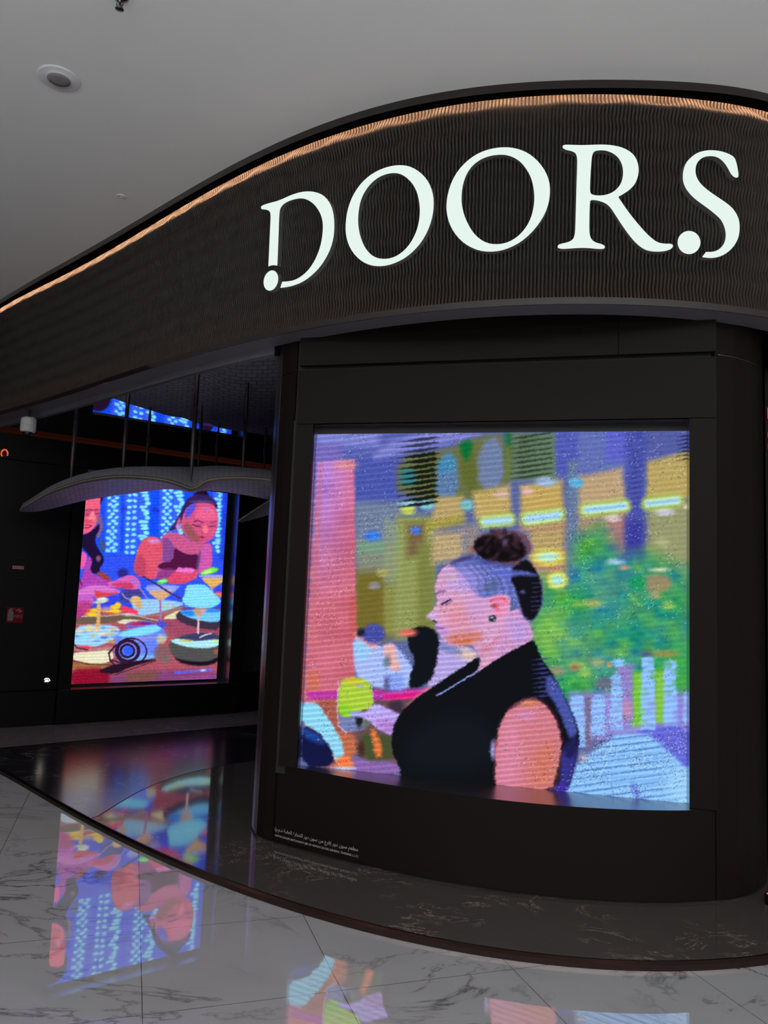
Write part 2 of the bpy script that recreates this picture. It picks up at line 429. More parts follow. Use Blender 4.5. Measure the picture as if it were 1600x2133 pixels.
# slatted stretch of the recess wall, right of the screen frame
su = np.arange(uF+.02, uF+3.2, .0125)
sl = np.array([WA+WU*u+WN*(-.36) for u in su])
slats('wall_slats', sl, sl, .46, 2.95, .015, wave(2.95), M['slat_wood'], wall, nz=110)
wpart('slat_base', uF+.02, uF+3.2, -.40, -.27, Z_PLAT+.01, .46)

# cornice light line between wall and mirrored ceiling
o = wbox('cornice_strip', -4.0, uF+3.2, -.02, .012, Z_MIR-.030, Z_MIR-.004, M['led_cornice'])
tag(o, 'thin dim orange light strip along the top of the dark recess wall', 'light strip')

# ------------------------------------------------------------------ fascia
fas = thing('shop_fascia', 'long curved dark slatted fascia sweeping under the white ceiling above the entrance', 'fascia')
# foot of the slats: nearest point of the (set back) lip for every slat
lipin = resample(offset(LIP, -.080), .004)
BOT = np.array([lipin[np.argmin(((lipin-p)**2).sum(1))] for p in SLAT])
kk = np.ones(41)/41
for c in range(2):
    pad = np.r_[[BOT[0, c]]*20, BOT[:, c], [BOT[-1, c]]*20]; BOT[20:-20, c] = np.convolve(pad, kk, 'valid')[20:-20]
Z_S0 = Z_SOF+.020
slats('slat_cladding', SLAT, BOT, Z_S0, Z_TRIM+.044, .0104, wave(Z_TRIM+.012), M['slat_wood'], fas, nz=64)
loft('backing_board', [(offset(BOT, .001), Z_S0-.02), (offset(SLAT, .001), Z_CEIL-.001)], M['slat_back'], fas, True)
SLOT = offset(SLAT, .044); n_ = len(SLOT)
def rs_to(P, n):
    d = arclen(P); s = np.linspace(0, d[-1], n); return np.stack([np.interp(s, d, P[:, 0]), np.interp(s, d, P[:, 1])], 1)
TR_ = rs_to(TRIM, n_)
loft('top_trim', [(TR_, Z_CEIL-.001), (TR_, Z_TRIM)], M['bronze_trim'], fas)
loft('trim_underside', [(TR_, Z_TRIM), (SLOT, Z_TRIM), (SLOT, Z_CEIL-.001)], M['trim_shade'], fas)
LP_ = rs_to(LIP, n_); LG_ = offset(LP_, -.006)
loft('lip_trim', [(offset(LP_, -.16), Z_SOF+.0005), (LP_, Z_SOF+.0005), (LP_, Z_SOF+.038), (LG_, Z_SOF+.038), (LG_, Z_S0), (BOT, Z_S0)], M['bronze_trim'], fas)
INR = offset(LIP, -.155)
loft('soffit_panel', [(offset(LIP, -.004), Z_SOF), (INR, Z_SOF)], M['soffit_metal'], fas)
_st = np.vstack([INR[INR[:, 0] < -.745], at_z(524, 1725, Z_PLAT)[:2]+[.01, .02]])
loft('soffit_return', [(_st, Z_SOF), (_st, Z_MIR)], M['soffit_metal'], fas)

led = tube('cove_light_strip', [(x, y, Z_TRIM+.019) for x, y in offset(SLAT, .0372)[::3]], .0038, M['led_warm'], None, 6)
tag(led, 'warm white LED strip glowing along the top edge of the slatted fascia', 'light strip')
led2 = tube('lip_light_strip', [(x, y, Z_SOF+.026) for x, y in offset(LP_, -.013)[::5]], .0035, M['led_warm_low'], None, 6)
tag(led2, 'dim amber LED strip along the bottom edge of the slatted fascia', 'light strip')

# ------------------------------------------------------------------ mirrored ceiling of the recess
mi = [tuple(p) for p in INR if p[0] < -.745]
WE = WA+WU*8.4; WS = WA+WU*((INR[0]-WA)@WU)
mi = [p for p in mi if (np.array(p)-WA)@WN > -.3]
structure(poly_prism('ceiling_mirror', mi+[(-.71, 4.97), (-.57, 5.9), (3.6, 5.9), (3.6, 12.2), tuple(WE-WN*.30), tuple(WS-WN*.30)], Z_MIR, Z_MIR+.02, M['mirror']))
structure(box('wall_right', (3.6, 4.9, Z_PLAT), (.12, 0, 0), (0, 7.4, 0), (0, 0, Z_CEIL-Z_PLAT), M['wall_dark']))

# ------------------------------------------------------------------ display pillar
P0 = at_z(524, 1725, Z_PLAT)[:2]; P1 = at_z(534, 1744, Z_PLAT)[:2]; P2 = at_z(566, 1757, Z_PLAT)[:2]
Z0 = .490; Z1 = 2.553; ZH = 2.892; ZT = 3.34
XL = at_z(614, 1600, Z0)[0]; XR = at_z(1438, 1692, Z0)[0]; XE = at_z(1492, 1880, Z_PLAT)[0]
SL = at_z(633, 1595, Z0)[:2]; SR = at_z(1438, 1674, Z0)[:2]
HA = np.array([-.56, 4.69]); HB = np.array([1.79, 4.085])               # straight front line of the portal above the base
hl = lambda X: HA[1]+(X-HA[0])*(HB[1]-HA[1])/(HB[0]-HA[0])
tail = [(2.07, 4.26), (2.20, 4.42), (2.28, 4.62), (2.33, 5.0), (2.36, 5.9)]
PF = np.vstack([PILF, chaikin(np.array([PILF[-1]]+tail), 2)[1:]]); PF = resample(PF, .02)
def cut(xa, xb):
    a = np.array([xa, np.interp(xa, PF[:, 0], PF[:, 1])]); b = np.array([xb, np.interp(xb, PF[:, 0], PF[:, 1])])
    q = [p for p in PF if xa < p[0] < xb]; return np.vstack([a, q, b])
def flat(xa, xb): return np.array([[x, hl(x)] for x in np.linspace(xa, xb, 6)])
pil = thing('display_pillar', 'curved dark bronze pillar housing the wide video screen below the lit letters', 'pillar')
XS = P2[0]+.012
TH = .03; SEAM = .003
def fslab(nm, xa, xb, z0, z1, mat='bronze'): return slab(nm, flat(xa, xb), z0, z1, TH, M[mat], pil)
slab('base_panel', cut(XS, XE-SEAM), Z_PLAT+.016, Z0-.0005, TH, M['bronze'], pil)
XLO = at_z(655, 884, Z1)[0]+.03
ang_l = XL+.008; ang_r = XR+.025
fslab('side_stile', XS+.01, ang_l, Z0+.003, Z1-.004)
fslab('side_stile', ang_r, XE-SEAM, Z0+.003, Z1-.004)
fslab('header_panel', XS+.01, XE-SEAM, Z1, ZH)
fslab('top_panel', XS+.01, 1.28, ZH+.030, ZT)
fslab('top_panel', 1.284, XE-SEAM, ZH+.030, ZT)
i_e = int(np.argmin(abs(PF[:170, 0]-XE)))
slab('end_panel', np.vstack([[XE+SEAM, np.interp(XE+SEAM, PF[:170, 0], PF[:170, 1])], PF[i_e+1:]]), Z_PLAT+.016, ZT, TH, M['bronze'], pil)
RET = np.array([P1, .5*(P1+P2)+[0, -.006], P2])
slab('corner_panel', RET, Z_PLAT+.016, ZH+.006, TH, M['bronze'], pil)
slab('corner_panel', RET, ZH+.010, ZT, TH, M['bronze'], pil)
SIDE = np.array([[-.60, 5.9], P0+[-.005, .06], P0, .4*P0+.6*P1+[-.006, 0], P1+[-.001, .0005]])
slab('side_return', SIDE, Z_PLAT+.016, ZT, .02, M['return_metal'], pil)
# dark core behind the seams, and the recessed plinth
core = np.vstack([[P2+[-.005, .03]], [p+np.array([0, .012]) for p in cut(XS, XE)], [p+np.array([-.012, .012]) for p in PF[i_e+1:i_e+28]]])
slab('core', offset(core, -.012), Z_PLAT, .44, .03, M['dark'], pil)
fcore = np.vstack([[P2+[-.005, .03]], flat(XS, XE-.01)+[0, .045]])
slab('core', fcore, Z1+.03, ZT, .03, M['dark'], pil)
for a, b in ((XS-.01, ang_l-.06), (ang_r+.05, XE-.01)):
    slab('core', flat(a, b)+[0, .045], .44, Z1+.03, .03, M['dark'], pil)
# sill on the bowed base, head and jambs of the opening
SD = (SR-SL)/np.linalg.norm(SR-SL); SN = np.array([SD[1], -SD[0]])
fr_ = cut(XS, XE-SEAM); n_f = len(fr_)
bk_ = np.stack([np.linspace(XS, SR[0]+.1, n_f), np.linspace(0, 1, n_f)*0], 1); bk_[:, 1] = [SL[1]+(x-SL[0])*SD[1]/SD[0]+.004 for x in bk_[:, 0]]
loft('sill', [(fr_, Z0), (.5*(fr_+bk_), Z0), (bk_, Z0)], M['jamb_metal'], pil)
OL = np.array([ang_l, hl(ang_l)]); OR = np.array([ang_r, hl(ang_r)])
def onto(p): return SL+SD*((p-SL)@SD)                                    # straight back on to the screen's plane
BL, BR = onto(OL), onto(OR)
n_ = np.stack([np.linspace(OL[0], OR[0], 8), np.linspace(OL[1], OR[1], 8)], 1); b_ = np.stack([np.linspace(BL[0], BR[0], 8), np.linspace(BL[1], BR[1], 8)], 1)
loft('head_jamb', [(n_, Z1), (b_, Z1)], M['jamb_metal'], pil)
mesh_obj('side_jamb', [(*OL, Z0), (*BL, Z0), (*BL, Z1), (*OL, Z1)], [(0, 1, 2, 3)], M['jamb_metal'], pil)
mesh_obj('side_jamb', [(*OR, Z0), (*BR, Z0), (*BR, Z1), (*OR, Z1)], [(0, 1, 2, 3)], M['jamb_metal'], pil)
# print('opening', proj((*OL, Z1)), proj((*OL, Z0)), proj((*OR, Z1)), proj((*OR, Z0)), 'screen', proj((*BL, Z1)), proj((*BR, Z1)), proj((*BL, Z0)), proj((*BR, Z0)), 'gaps', (OL-BL), (OR-BR))
# thin seam in the top panel and the fine bright line along the gap at the right
tube('seam_line', [(x, y, ZH+.022) for x, y in offset(np.array([p for p in PF[:150] if 1.80 < p[0] < 2.2]), .002)], .0022, M['chrome'], pil, 6)

# ------------------------------------------------------------------ lettering
def text_mesh(txt, size=1.0):
    cu = bpy.data.curves.new('t', 'FONT'); cu.body = txt; cu.size = size; cu.resolution_u = 3
    ob = bpy.data.objects.new('t', cu); SC.collection.objects.link(ob)
    dg = bpy.context.evaluated_depsgraph_get(); me = bpy.data.meshes.new_from_object(ob.evaluated_get(dg))
    bpy.data.objects.remove(ob); bpy.data.curves.remove(cu)
    v = np.array([x.co[:] for x in me.vertices]); f = [tuple(p.vertices) for p in me.polygons]
    bpy.data.meshes.remove(me); return v, f

FORMS = {'م': 0xFEE1, 'ط': 0xFEC1, 'ع': 0xFEC9, 'س': 0xFEB1, 'ن': 0xFEE5, 'ف': 0xFED1, 'ل': 0xFEDD, 'ت': 0xFE95, 'ج': 0xFE9D}
TWO = {'و': 0xFEED, 'د': 0xFEA9, 'ر': 0xFEAD, 'ا': 0xFE8D, 'ة': 0xFE93, 'ذ': 0xFEAB}
def shape_arabic(s):
    out = []
    for i, ch in enumerate(s):
        pj = i > 0 and s[i-1] in FORMS and (ch in FORMS or ch in TWO)
        nj = i+1 < len(s) and ch in FORMS and (s[i+1] in FORMS or s[i+1] in TWO)
        if ch in FORMS: out.append(chr(FORMS[ch]+(3 if pj and nj else 1 if pj else 2 if nj else 0)))
        elif ch in TWO: out.append(chr(TWO[ch]+(1 if pj else 0)))
        else: out.append({'(': ')', ')': '('}.get(ch, ch))
    return ''.join(out[::-1])

PS = arclen(PF); PNRM = normals(PF)
def on_pillar(s, z, d=.002):
    x = np.interp(s, PS, PF[:, 0]); y = np.interp(s, PS, PF[:, 1]); nx = np.interp(s, PS, PNRM[:, 0]); ny = np.interp(s, PS, PNRM[:, 1])
    return (x+nx*d, y+ny*d, z)
def pillar_sz(px, py):
    d = ray(px, py); best = None
    Y = np.linspace(3.6, 5.2, 3000); X = d[0]*Y/d[1]; e = np.interp(X, PF[:, 0], PF[:, 1])-Y
    k = int(np.argmin(abs(e))); return np.interp(X[k], PF[:, 0], PS), (CAM+d*(Y[k]/d[1]))[2]
for txt, pa, pb, lab in ((shape_arabic('مطعم سون دور (فرع من سون دور للتجارة العامة ذ.م.م)'), (573, 1732), (746, 1770), 'upper line of small Arabic lettering'),
                         ('NIPPON DOORS RESTAURANT (BR OF NIPPON DOORS GENERAL TRADING L.L.C)', (573, 1744), (746, 1783), 'lower line of small Latin capitals')):
    try:
        v, f = text_mesh(txt)
        if not len(v): continue
        (sa, za), (sb, zb_) = pillar_sz(*pa), pillar_sz(*pb)
        k = (sb-sa)/(v[:, 0].max()-v[:, 0].min()); x0 = v[:, 0].min()
        zz = .5*(za+zb_)
        vv = [on_pillar(sa+(a[0]-x0)*k, zz+a[1]*k) for a in v]
        t = mesh_obj('lettering', vv, f, M['vinyl'], pil); t['label'] = lab
    except Exception as e:
        print('text failed', e)

def front_hit(px, py):
    """point of the sign's front surface (between lip and top trim) seen at that pixel"""
    d = ray(px, py); lo, hi = 2.5, 8.0
    for _ in range(40):
        Y = .5*(lo+hi); P = CAM+d*(Y/d[1]); fr = min(1, max(0, (P[2]-Z_SOF)/(Z_CEIL-Z_SOF)))
        ys = (1-fr)*np.interp(P[0], LIP[:, 0], LIP[:, 1])+fr*np.interp(P[0], TRIM[:, 0], TRIM[:, 1])
        if Y < ys-.012: lo = Y
        else: hi = Y
    return P
def chaikin_closed(P, n=1):
    for _ in range(n):
        Q = np.roll(P, -1, 0); P = np.stack([.75*P+.25*Q, .25*P+.75*Q], 1).reshape(-1, 2)
    return P
def letter_mesh(name, contours, parent=None, depth=.035, smooth=1):
    cu = bpy.data.curves.new('c', 'CURVE'); cu.dimensions = '2D'; cu.fill_mode = 'FRONT'
    for c in contours:
        c = chaikin_closed(np.array(c, float), smooth)
        sp = cu.splines.new('POLY'); sp.points.add(len(c)-1)
        for p, (x, y) in zip(sp.points, c): p.co = (x*.01, -y*.01, 0, 1)
        sp.use_cyclic_u = True
    ob = bpy.data.objects.new('c', cu); SC.collection.objects.link(ob)
    dg = bpy.context.evaluated_depsgraph_get(); me = bpy.data.meshes.new_from_object(ob.evaluated_get(dg))
    bpy.data.objects.remove(ob); bpy.data.curves.remove(cu)
    bm = bmesh.new(); bm.from_mesh(me); bpy.data.meshes.remove(me)
    bmesh.ops.remove_doubles(bm, verts=bm.verts, dist=1e-5)
    bm.faces.ensure_lookup_table()
    front = [v for v in bm.verts]; nr = {}
    for v in front:
        px, py = v.co.x*100, -v.co.y*100
        P = front_hit(px, py); v.co = Vector(P)
    bm.normal_update()
    for fc in bm.faces: fc.smooth = False
    xs = np.array([v.co.x for v in front]); mx = xs.mean()
    k = int(np.argmin(abs(LIP[:, 0]-mx))); nn = normals(LIP)[k]
    bnd = [e for e in bm.edges if len(e.link_faces) == 1]
    back = {}
    for e in bnd:
        for v in e.verts:
            if v not in back: back[v] = bm.verts.new(v.co-Vector((nn[0], nn[1], 0))*depth)
    for e in bnd:
        a, b = e.verts; fc = bm.faces.new((a, b, back[b], back[a])); fc.material_index = 1
    return bm_obj(name, bm, [M['letter_face'], M['letter_side']], parent)
def sc(pts, s, ox, oy): return [(ox+x*s, oy+y*s) for x, y in pts]
def oval(cx, cy, rx, ry, tilt, n=40):
    a = np.linspace(0, 2*np.pi, n, endpoint=False); x, y = rx*np.cos(a), ry*np.sin(a); t = math.radians(tilt)
    return [(cx+p*math.cos(t)-q*math.sin(t), cy+p*math.sin(t)+q*math.cos(t)) for p, q in zip(x, y)]

D_ = [(112,400),(108,430),(125,448),(180,450),(235,465),(262,495),(270,540),(268,640),(255,900),(243,1180),(233,1385),(232,1400),(245,1394),(300,1379),(340,1380),(372,1386),(382,1384),(383,1370),(388,1250),(400,950),(412,600),(420,490),(430,440),(455,395),(500,350),(570,312),(650,285),(730,268),(800,265),(870,282),(940,320),(1000,370),(1055,440),(1100,520),(1130,610),(1142,700),(1140,800),(1128,920),(1100,1060),(1060,1180),(1000,1310),(930,1420),(850,1510),(760,1580),(660,1630),(560,1650),(475,1653),(464,1656),(460,1664),(434,1748),(433,1757),(445,1757),(560,1742),(680,1710),(800,1660),(920,1580),(1040,1470),(1130,1360),(1210,1230),(1275,1090),(1315,940),(1332,800),(1332,660),(1318,520),(1285,400),(1230,300),(1160,225),(1080,180),(990,155),(900,148),(800,155),(700,180),(600,215),(490,265),(380,310),(280,335),(200,358),(140,380)]
O1a = [(980,100),(1100,115),(1220,170),(1330,260),(1410,370),(1460,500),(1482,640),(1475,800),(1445,950),(1385,1110),(1300,1260),(1190,1390),(1060,1500),(920,1575),(780,1622),(650,1635),(520,1620),(400,1565),(300,1480),(220,1370),(170,1250),(145,1110),(148,960),(170,800),(220,640),(290,500),(390,365),(500,265),(620,190),(740,140),(860,110)]
O1b = [(900,218),(990,240),(1070,290),(1150,370),(1210,470),(1250,590),(1270,740),(1268,880),(1245,1020),(1200,1150),(1130,1280),(1040,1390),(940,1465),(840,1510),(730,1525),(620,1510),(530,1460),(450,1370),(390,1250),(350,1110),(333,960),(342,800),(370,650),(420,530),(500,410),(600,315),(700,258),(800,228)]
O2a = [(920,105),(1040,118),(1160,155),(1270,220),(1370,315),(1450,430),(1500,560),(1512,690),(1495,840),(1445,990),(1360,1130),(1250,1260),(1120,1370),(980,1445),(840,1490),(700,1502),(560,1485),(430,1430),(320,1350),(230,1245),(165,1120),(130,980),(128,850),(150,710),(200,560),(280,420),(390,300),(510,210),(640,150),(780,115)]
O2b = [(870,203),(970,220),(1060,260),(1140,325),(1210,420),(1260,520),(1290,640),(1303,780),(1290,920),(1255,1050),(1200,1160),(1110,1270),(1010,1345),(900,1390),(780,1402),(670,1385),(570,1330),(480,1240),(410,1120),(360,1000),(330,860),(330,730),(350,590),(400,455),(480,345),(590,265),(720,218)]
Ra = [(128,150),(140,132),(180,126),(280,130),(390,132),(500,128),(620,124),(740,132),(850,155),(940,195),(1010,250),(1055,330),(1073,430),(1060,530),(1020,620),(950,690),(880,735),(826,766),(818,772),(824,782),(870,850),(950,965),(1050,1090),(1150,1205),(1240,1290),(1310,1335),(1390,1350),(1460,1348),(1492,1360),(1495,1385),(1470,1415),(1400,1440),(1320,1448),(1230,1445),(1150,1425),(1080,1380),(1010,1315),(930,1215),(850,1100),(770,975),(720,900),(670,855),(600,825),(530,810),(480,810),(468,830),(462,1000),(460,1180),(468,1250),(490,1300),(540,1335),(620,1355),(655,1380),(650,1405),(620,1416),(540,1412),(450,1402),(340,1400),(230,1408),(130,1415),(80,1405),(66,1388),(80,1360),(130,1345),(200,1330),(255,1300),(280,1250),(288,1150),(295,900),(303,600),(312,350),(308,270),(285,225),(240,205),(170,190),(138,172)]
Rb = [(530,205),(590,195),(660,198),(740,225),(810,275),(855,345),(878,430),(875,530),(850,610),(800,675),(740,720),(660,748),(580,755),(510,748),(478,730),(468,690),(472,550),(482,400),(492,280),(505,230)]
S_ = [(1185,662),(1215,645),(1220,600),(1205,500),(1185,410),(1160,325),(1110,280),(1020,235),(900,200),(760,185),(640,195),(530,225),(440,280),(350,365),(300,450),(272,550),(265,650),(275,740),(310,830),(370,915),(460,1010),(580,1100),(700,1185),(820,1280),(910,1365),(960,1450),(990,1540),(1003,1640),(990,1740),(950,1820),(890,1880),(820,1915),(740,1928),(676,1925),(663,1928),(655,1938),(603,2004),(600,2012),(612,2018),(660,2025),(760,2032),(870,2015),(980,1970),(1080,1895),(1160,1800),(1215,1690),(1238,1570),(1238,1440),(1215,1340),(1170,1250),(1100,1160),(1000,1080),(880,1000),(740,905),(620,810),(540,720),(495,630),(482,540),(490,460),(520,390),(570,335),(640,300),(740,285),(840,300),(920,345),(990,420),(1040,500),(1080,580),(1130,640)]
SG = 'backlit letters on the fascia'
dL = letter_mesh('sign_letter', [sc(D_, .125, 530, 380)]); tag(dL, 'glowing white letter D at the left end, its stem cut above a dot', 'letter', SG)
letter_mesh('dot', [sc(oval(275, 1635, 118, 172, 14), .125, 530, 380)], dL, smooth=0)
oL = letter_mesh('sign_letter', [sc(O1a, .1375, 700, 330), sc(O1b, .1375, 700, 330)]); tag(oL, 'glowing white letter O directly right of the letter D', 'letter', SG)
oL = letter_mesh('sign_letter', [sc(O2a, .15625, 910, 290), sc(O2b, .15625, 910, 290)]); tag(oL, 'larger glowing white letter O directly left of the letter R', 'letter', SG)
rL = letter_mesh('sign_letter', [sc(Ra, .16875, 1150, 280), sc(Rb, .16875, 1150, 280)]); tag(rL, 'glowing white letter R with serifs and a long sweeping leg', 'letter', SG)
sL = letter_mesh('sign_letter', [sc(S_, .121875, 1390, 290)]); tag(sL, 'glowing white letter S at the right end with a dot at its foot', 'letter', SG)
letter_mesh('dot', [sc(oval(373, 1765, 195, 198, 0), .121875, 1390, 290)], sL, smooth=0)
# ------------------------------------------------------------------ small fittings
# security camera under the recess ceiling
cpos = at_y(59, 886, 7.10)
cam_t = thing('security_camera', 'small white dome security camera hanging near the left end of the fascia', 'camera')
lathe('housing', [(.045, .075), (.062, .066), (.068, .05), (.068, .006), (.066, .003), (.069, 0), (.069, -.045), (.062, -.062), (.05, -.066)], cpos, M['white_plastic'], cam_t)
lathe('dome', [(.046, -.060), (.044, -.076), (.034, -.094), (.018, -.103), (.002, -.105)], cpos, M['dome_glass'], cam_t)
tube('mount', [tuple(cpos+np.array([0, 0, .07])), (cpos[0], cpos[1], Z_SOF-.002)], .012, M['dark'], cam_t)
tube('cable', [tuple(cpos+np.array([.03, 0, .08])), tuple(cpos+np.array([.05, 0, .075])), tuple(cpos+np.array([.058, 0, .06]))], .004, M['white_plastic'], cam_t)

def on_wall(px, py, nn=0.): u, z = wall_hit(px, py, nn); return u, z
# orange ring lamp high on the wall
u, z = on_wall(9, 945)
t = thing('ring_lamp', 'small glowing orange ring lamp high on the dark wall at far left', 'lamp')
ring = [wp(u+.03*math.cos(a), .012, z+.04*math.sin(a)) for a in np.linspace(-.5, 4.0, 18)]
tube('glow_ring', ring, .0065, M['led_orange'], t, 8)
lathe('body', [(.05, 0), (.05, .008), (.022, .010)], wp(u, 0, z), M['dark'], t, axis=(WN[0], WN[1], 0))
# recessed step light
u, z = on_wall(97, 1417)
t = thing('step_light', 'small round white step light glowing low on the dark wall left of the narrow screen', 'lamp')
lathe('bezel', [(.036, 0), (.036, .007), (.030, .009), (.029, .004)], wp(u, 0, z), M['dark'], t, axis=(WN[0], WN[1], 0))
v = [wp(u, .008, z-.014)]+[wp(u+.020*math.cos(a), .008, z-.014+.022*math.sin(a)) for a in np.linspace(0, math.pi, 16)]
mesh_obj('lens', v, [tuple(range(len(v)))], M['led_white'], t)
tube('glow_ring', [wp(u+.030*math.cos(a), .009, z-.010+.031*math.sin(a)) for a in np.linspace(.05, 2.5, 14)], .0032, M['led_white'], t, 6)

# fire extinguisher sign and small plate
u, z = on_wall(31, 1281); hs = .078
t = thing('safety_sign', 'square red fire extinguisher sign on the dark wall at far left', 'sign')
wb = lambda nm, u0, u1, z0, z1, mt, par, n0=0., n1=.004: wbox(nm, u0, u1, n0, n1, z0, z1, M[mt], par)
wb('plate', u-hs, u+hs, z-hs, z+hs, 'sign_red', t)
def wshape(nm, pts, mt, par, nn): 
    return mesh_obj(nm, [wp(u+x*hs, nn, z+y*hs) for x, y in pts], [tuple(range(len(pts)))], M[mt], par)
wshape('extinguisher_symbol', [(-.82, -.75), (-.25, -.75), (-.2, -.6), (-.2, .35), (-.32, .55), (-.45, .62), (-.40, .75), (-.1, .72), (-.1, .80), (-.55, .86), (-.85, .6), (-.78, .55), (-.62, .68), (-.78, .5), (-.86, .3), (-.86, -.6)], 'sign_white', t, .0055)
wshape('flame_symbol', [(-.05, .52), (.25, .70), (.45, .86), (.55, .70), (.86, .50), (.55, .30), (.30, .38), (.55, .48), (.45, .60), (.2, .48)], 'sign_white', t, .0055)
v, f = text_mesh('FIRE')
k = .085/(v[:, 0].max()); mesh_obj('lettering', [wp(u-.012+a[0]*k, .0055, z-.030+a[1]*k) for a in v], f, M['sign_white'], t)
u, z = on_wall(38, 1182)
t = thing('wall_plate', 'tiny pale rectangular label on the dark wall above the red sign', 'label')
wb('plate', u-.06, u+.06, z-.022, z+.022, 'sign_red', t, 0, .003)
for k in range(2):
    for q in range(6):
        wb('marking', u-.052+q*.018, u-.041+q*.018, z-.015+k*.017, z-.004+k*.017, 'vinyl', t, .003, .0042)
for py in (1164, 1206):
    uu, zz = on_wall(41, py)
    t = thing('recessed_slot', 'narrow black slot in the dark wall just %s the tiny pale label' % ('above' if py < 1180 else 'below'), 'slot')
    wbox('opening', uu-.045, uu+.045, .0, .003, zz-.008, zz+.008, M['dome_glass'], t)
    wbox('rim', uu-.052, uu+.052, .0, .006, zz+.008, zz+.012, M['dark'], t)

# ceiling fittings
p = at_z(123, 163, Z_CEIL)
t = thing('ceiling_speaker', 'round white ceiling speaker with a grey grille', 'speaker')
lathe('trim_ring', [(.062, -.010), (.066, -.004), (.105, -.009), (.113, -.006), (.116, 0)], p, M['speaker_white'], t, seg=48)
lathe('grille', [(.062, -.004), (.062, -.0105), (.03, -.012), (.001, -.0125)], p, M['grille'], t, seg=40)
p = at_z(251, -8, Z_CEIL)
t = thing('sprinkler_head', 'dark metal sprinkler head on the ceiling cut by the top of the photo', 'sprinkler')
lathe('escutcheon', [(.040, 0), (.038, -.006), (.022, -.012), (.018, -.014)], p, M['chrome'], t)
lathe('body', [(.013, -.010), (.013, -.026), (.008, -.030), (.006, -.052), (.009, -.056)], p, M['bronze_trim'], t)
for sgn in (-1, 1):
    tube('frame_arm', [tuple(p+np.array([sgn*.012, 0, -.026])), tuple(p+np.array([sgn*.016, 0, -.042])), tuple(p+np.array([sgn*.005, 0, -.060]))], .0026, M['bronze_trim'], t, 6)
lathe('deflector', [(.004, -.056), (.018, -.064), (.020, -.067), (.003, -.068)], p, M['bronze_trim'], t)
p = at_z(253, 409, Z_CEIL)
t = thing('ceiling_sensor', 'tiny flat round sensor cover on the ceiling left of the fascia', 'sensor')
lathe('cover', [(.036, 0), (.036, -.004), (.026, -.007), (.024, -.004), (.014, -.004), (.012, -.008), (.001, -.009)], p, M['speaker_white'], t)

# red lit strip of the neighbouring front, just past the end of the pillar
q = at_y(1602, 800, 4.75)
t = thing('neon_strip', 'thin red light strip beyond the right edge of the dark pillar', 'light strip')
for za, zb in ((2.72, 2.79), (2.60, 2.635), (2.52, 2.56)):
    tube('lamp', [(q[0], q[1], za), (q[0], q[1], zb)], .010, M['led_red'], t, 8)
box('channel', (q[0]-.02, q[1]+.012, Z_PLAT), (.06, 0, 0), (0, .05, 0), (0, 0, Z_SOF-Z_PLAT-.05), M['bronze'], t)
q = at_y(1606, 1812, 4.12)
t = thing('floor_uplight', 'small red floor uplight at the right edge beside the pillar foot', 'lamp')
lathe('body', [(.03, 0), (.032, .05), (.028, .055), (.022, .05)], (q[0], q[1], Z_PLAT), M['bronze'], t)
lathe('lens', [(.021, .048), (.021, .052), (.001, .056)], (q[0], q[1], Z_PLAT), M['led_red'], t)

# ------------------------------------------------------------------ hanging canopy
def scale_mat(name, base, dark, sx, sy):
    m = mat_principled(name, base, .55); n, l, b = NT(m)
    uv = n.new('ShaderNodeUVMap'); uv.uv_map = 'scales'
    br = n.new('ShaderNodeTexBrick'); br.offset = .5
    br.inputs['Scale'].default_value = 1.0; br.inputs['Brick Width'].default_value = sx; br.inputs['Row Height'].default_value = sy
    br.inputs['Mortar Size'].default_value = sy*.09; br.inputs['Mortar Smooth'].default_value = .3
    br.inputs['Color1'].default_value = (*base, 1); br.inputs['Color2'].default_value = (*[c*.8 for c in base], 1); br.inputs['Mortar'].default_value = (*dark, 1)
    l.new(uv.outputs[0], br.inputs['Vector']); l.new(br.outputs['Color'], b.inputs['Base Color'])
    # each scale tilts a little: a saw-tooth relief along the rows
    sp = n.new('ShaderNodeSeparateXYZ'); l.new(uv.outputs[0], sp.inputs[0])
    dv = n.new('ShaderNodeMath'); dv.operation = 'DIVIDE'; dv.inputs[1].default_value = sy; l.new(sp.outputs[1], dv.inputs[0])
    fr = n.new('ShaderNodeMath'); fr.operation = 'FRACT'; l.new(dv.outputs[0], fr.inputs[0])
    ad = n.new('ShaderNodeMath'); ad.operation = 'SUBTRACT'; l.new(fr.outputs[0], ad.inputs[0]); l.new(br.outputs['Fac'], ad.inputs[1])
    bp = n.new('ShaderNodeBump'); bp.inputs['Strength'].default_value = .8; bp.inputs['Distance'].default_value = .03
    l.new(ad.outputs[0], bp.inputs['Height']); l.new(bp.outputs[0], b.inputs['Normal'])
    return m
M['canopy_scales_lit'] = scale_mat('canopy_scales_lit', (.72, .70, .72), (.24, .24, .27), .105, .055)  # paler scales: screen light on the underside put into the colour
M['canopy_top_shaded'] = scale_mat('canopy_top_shaded', (.26, .255, .29), (.09, .09, .11), .105, .055)  # same scales darkened: shade of the upper skin put into the colour
M['canopy_edge'] = add_grain(mat_principled('canopy_edge', (.07, .062, .055), .6), 60, .2)
M['piping'] = add_grain(mat_principled('piping', (.42, .34, .22), .5), 60, .1)

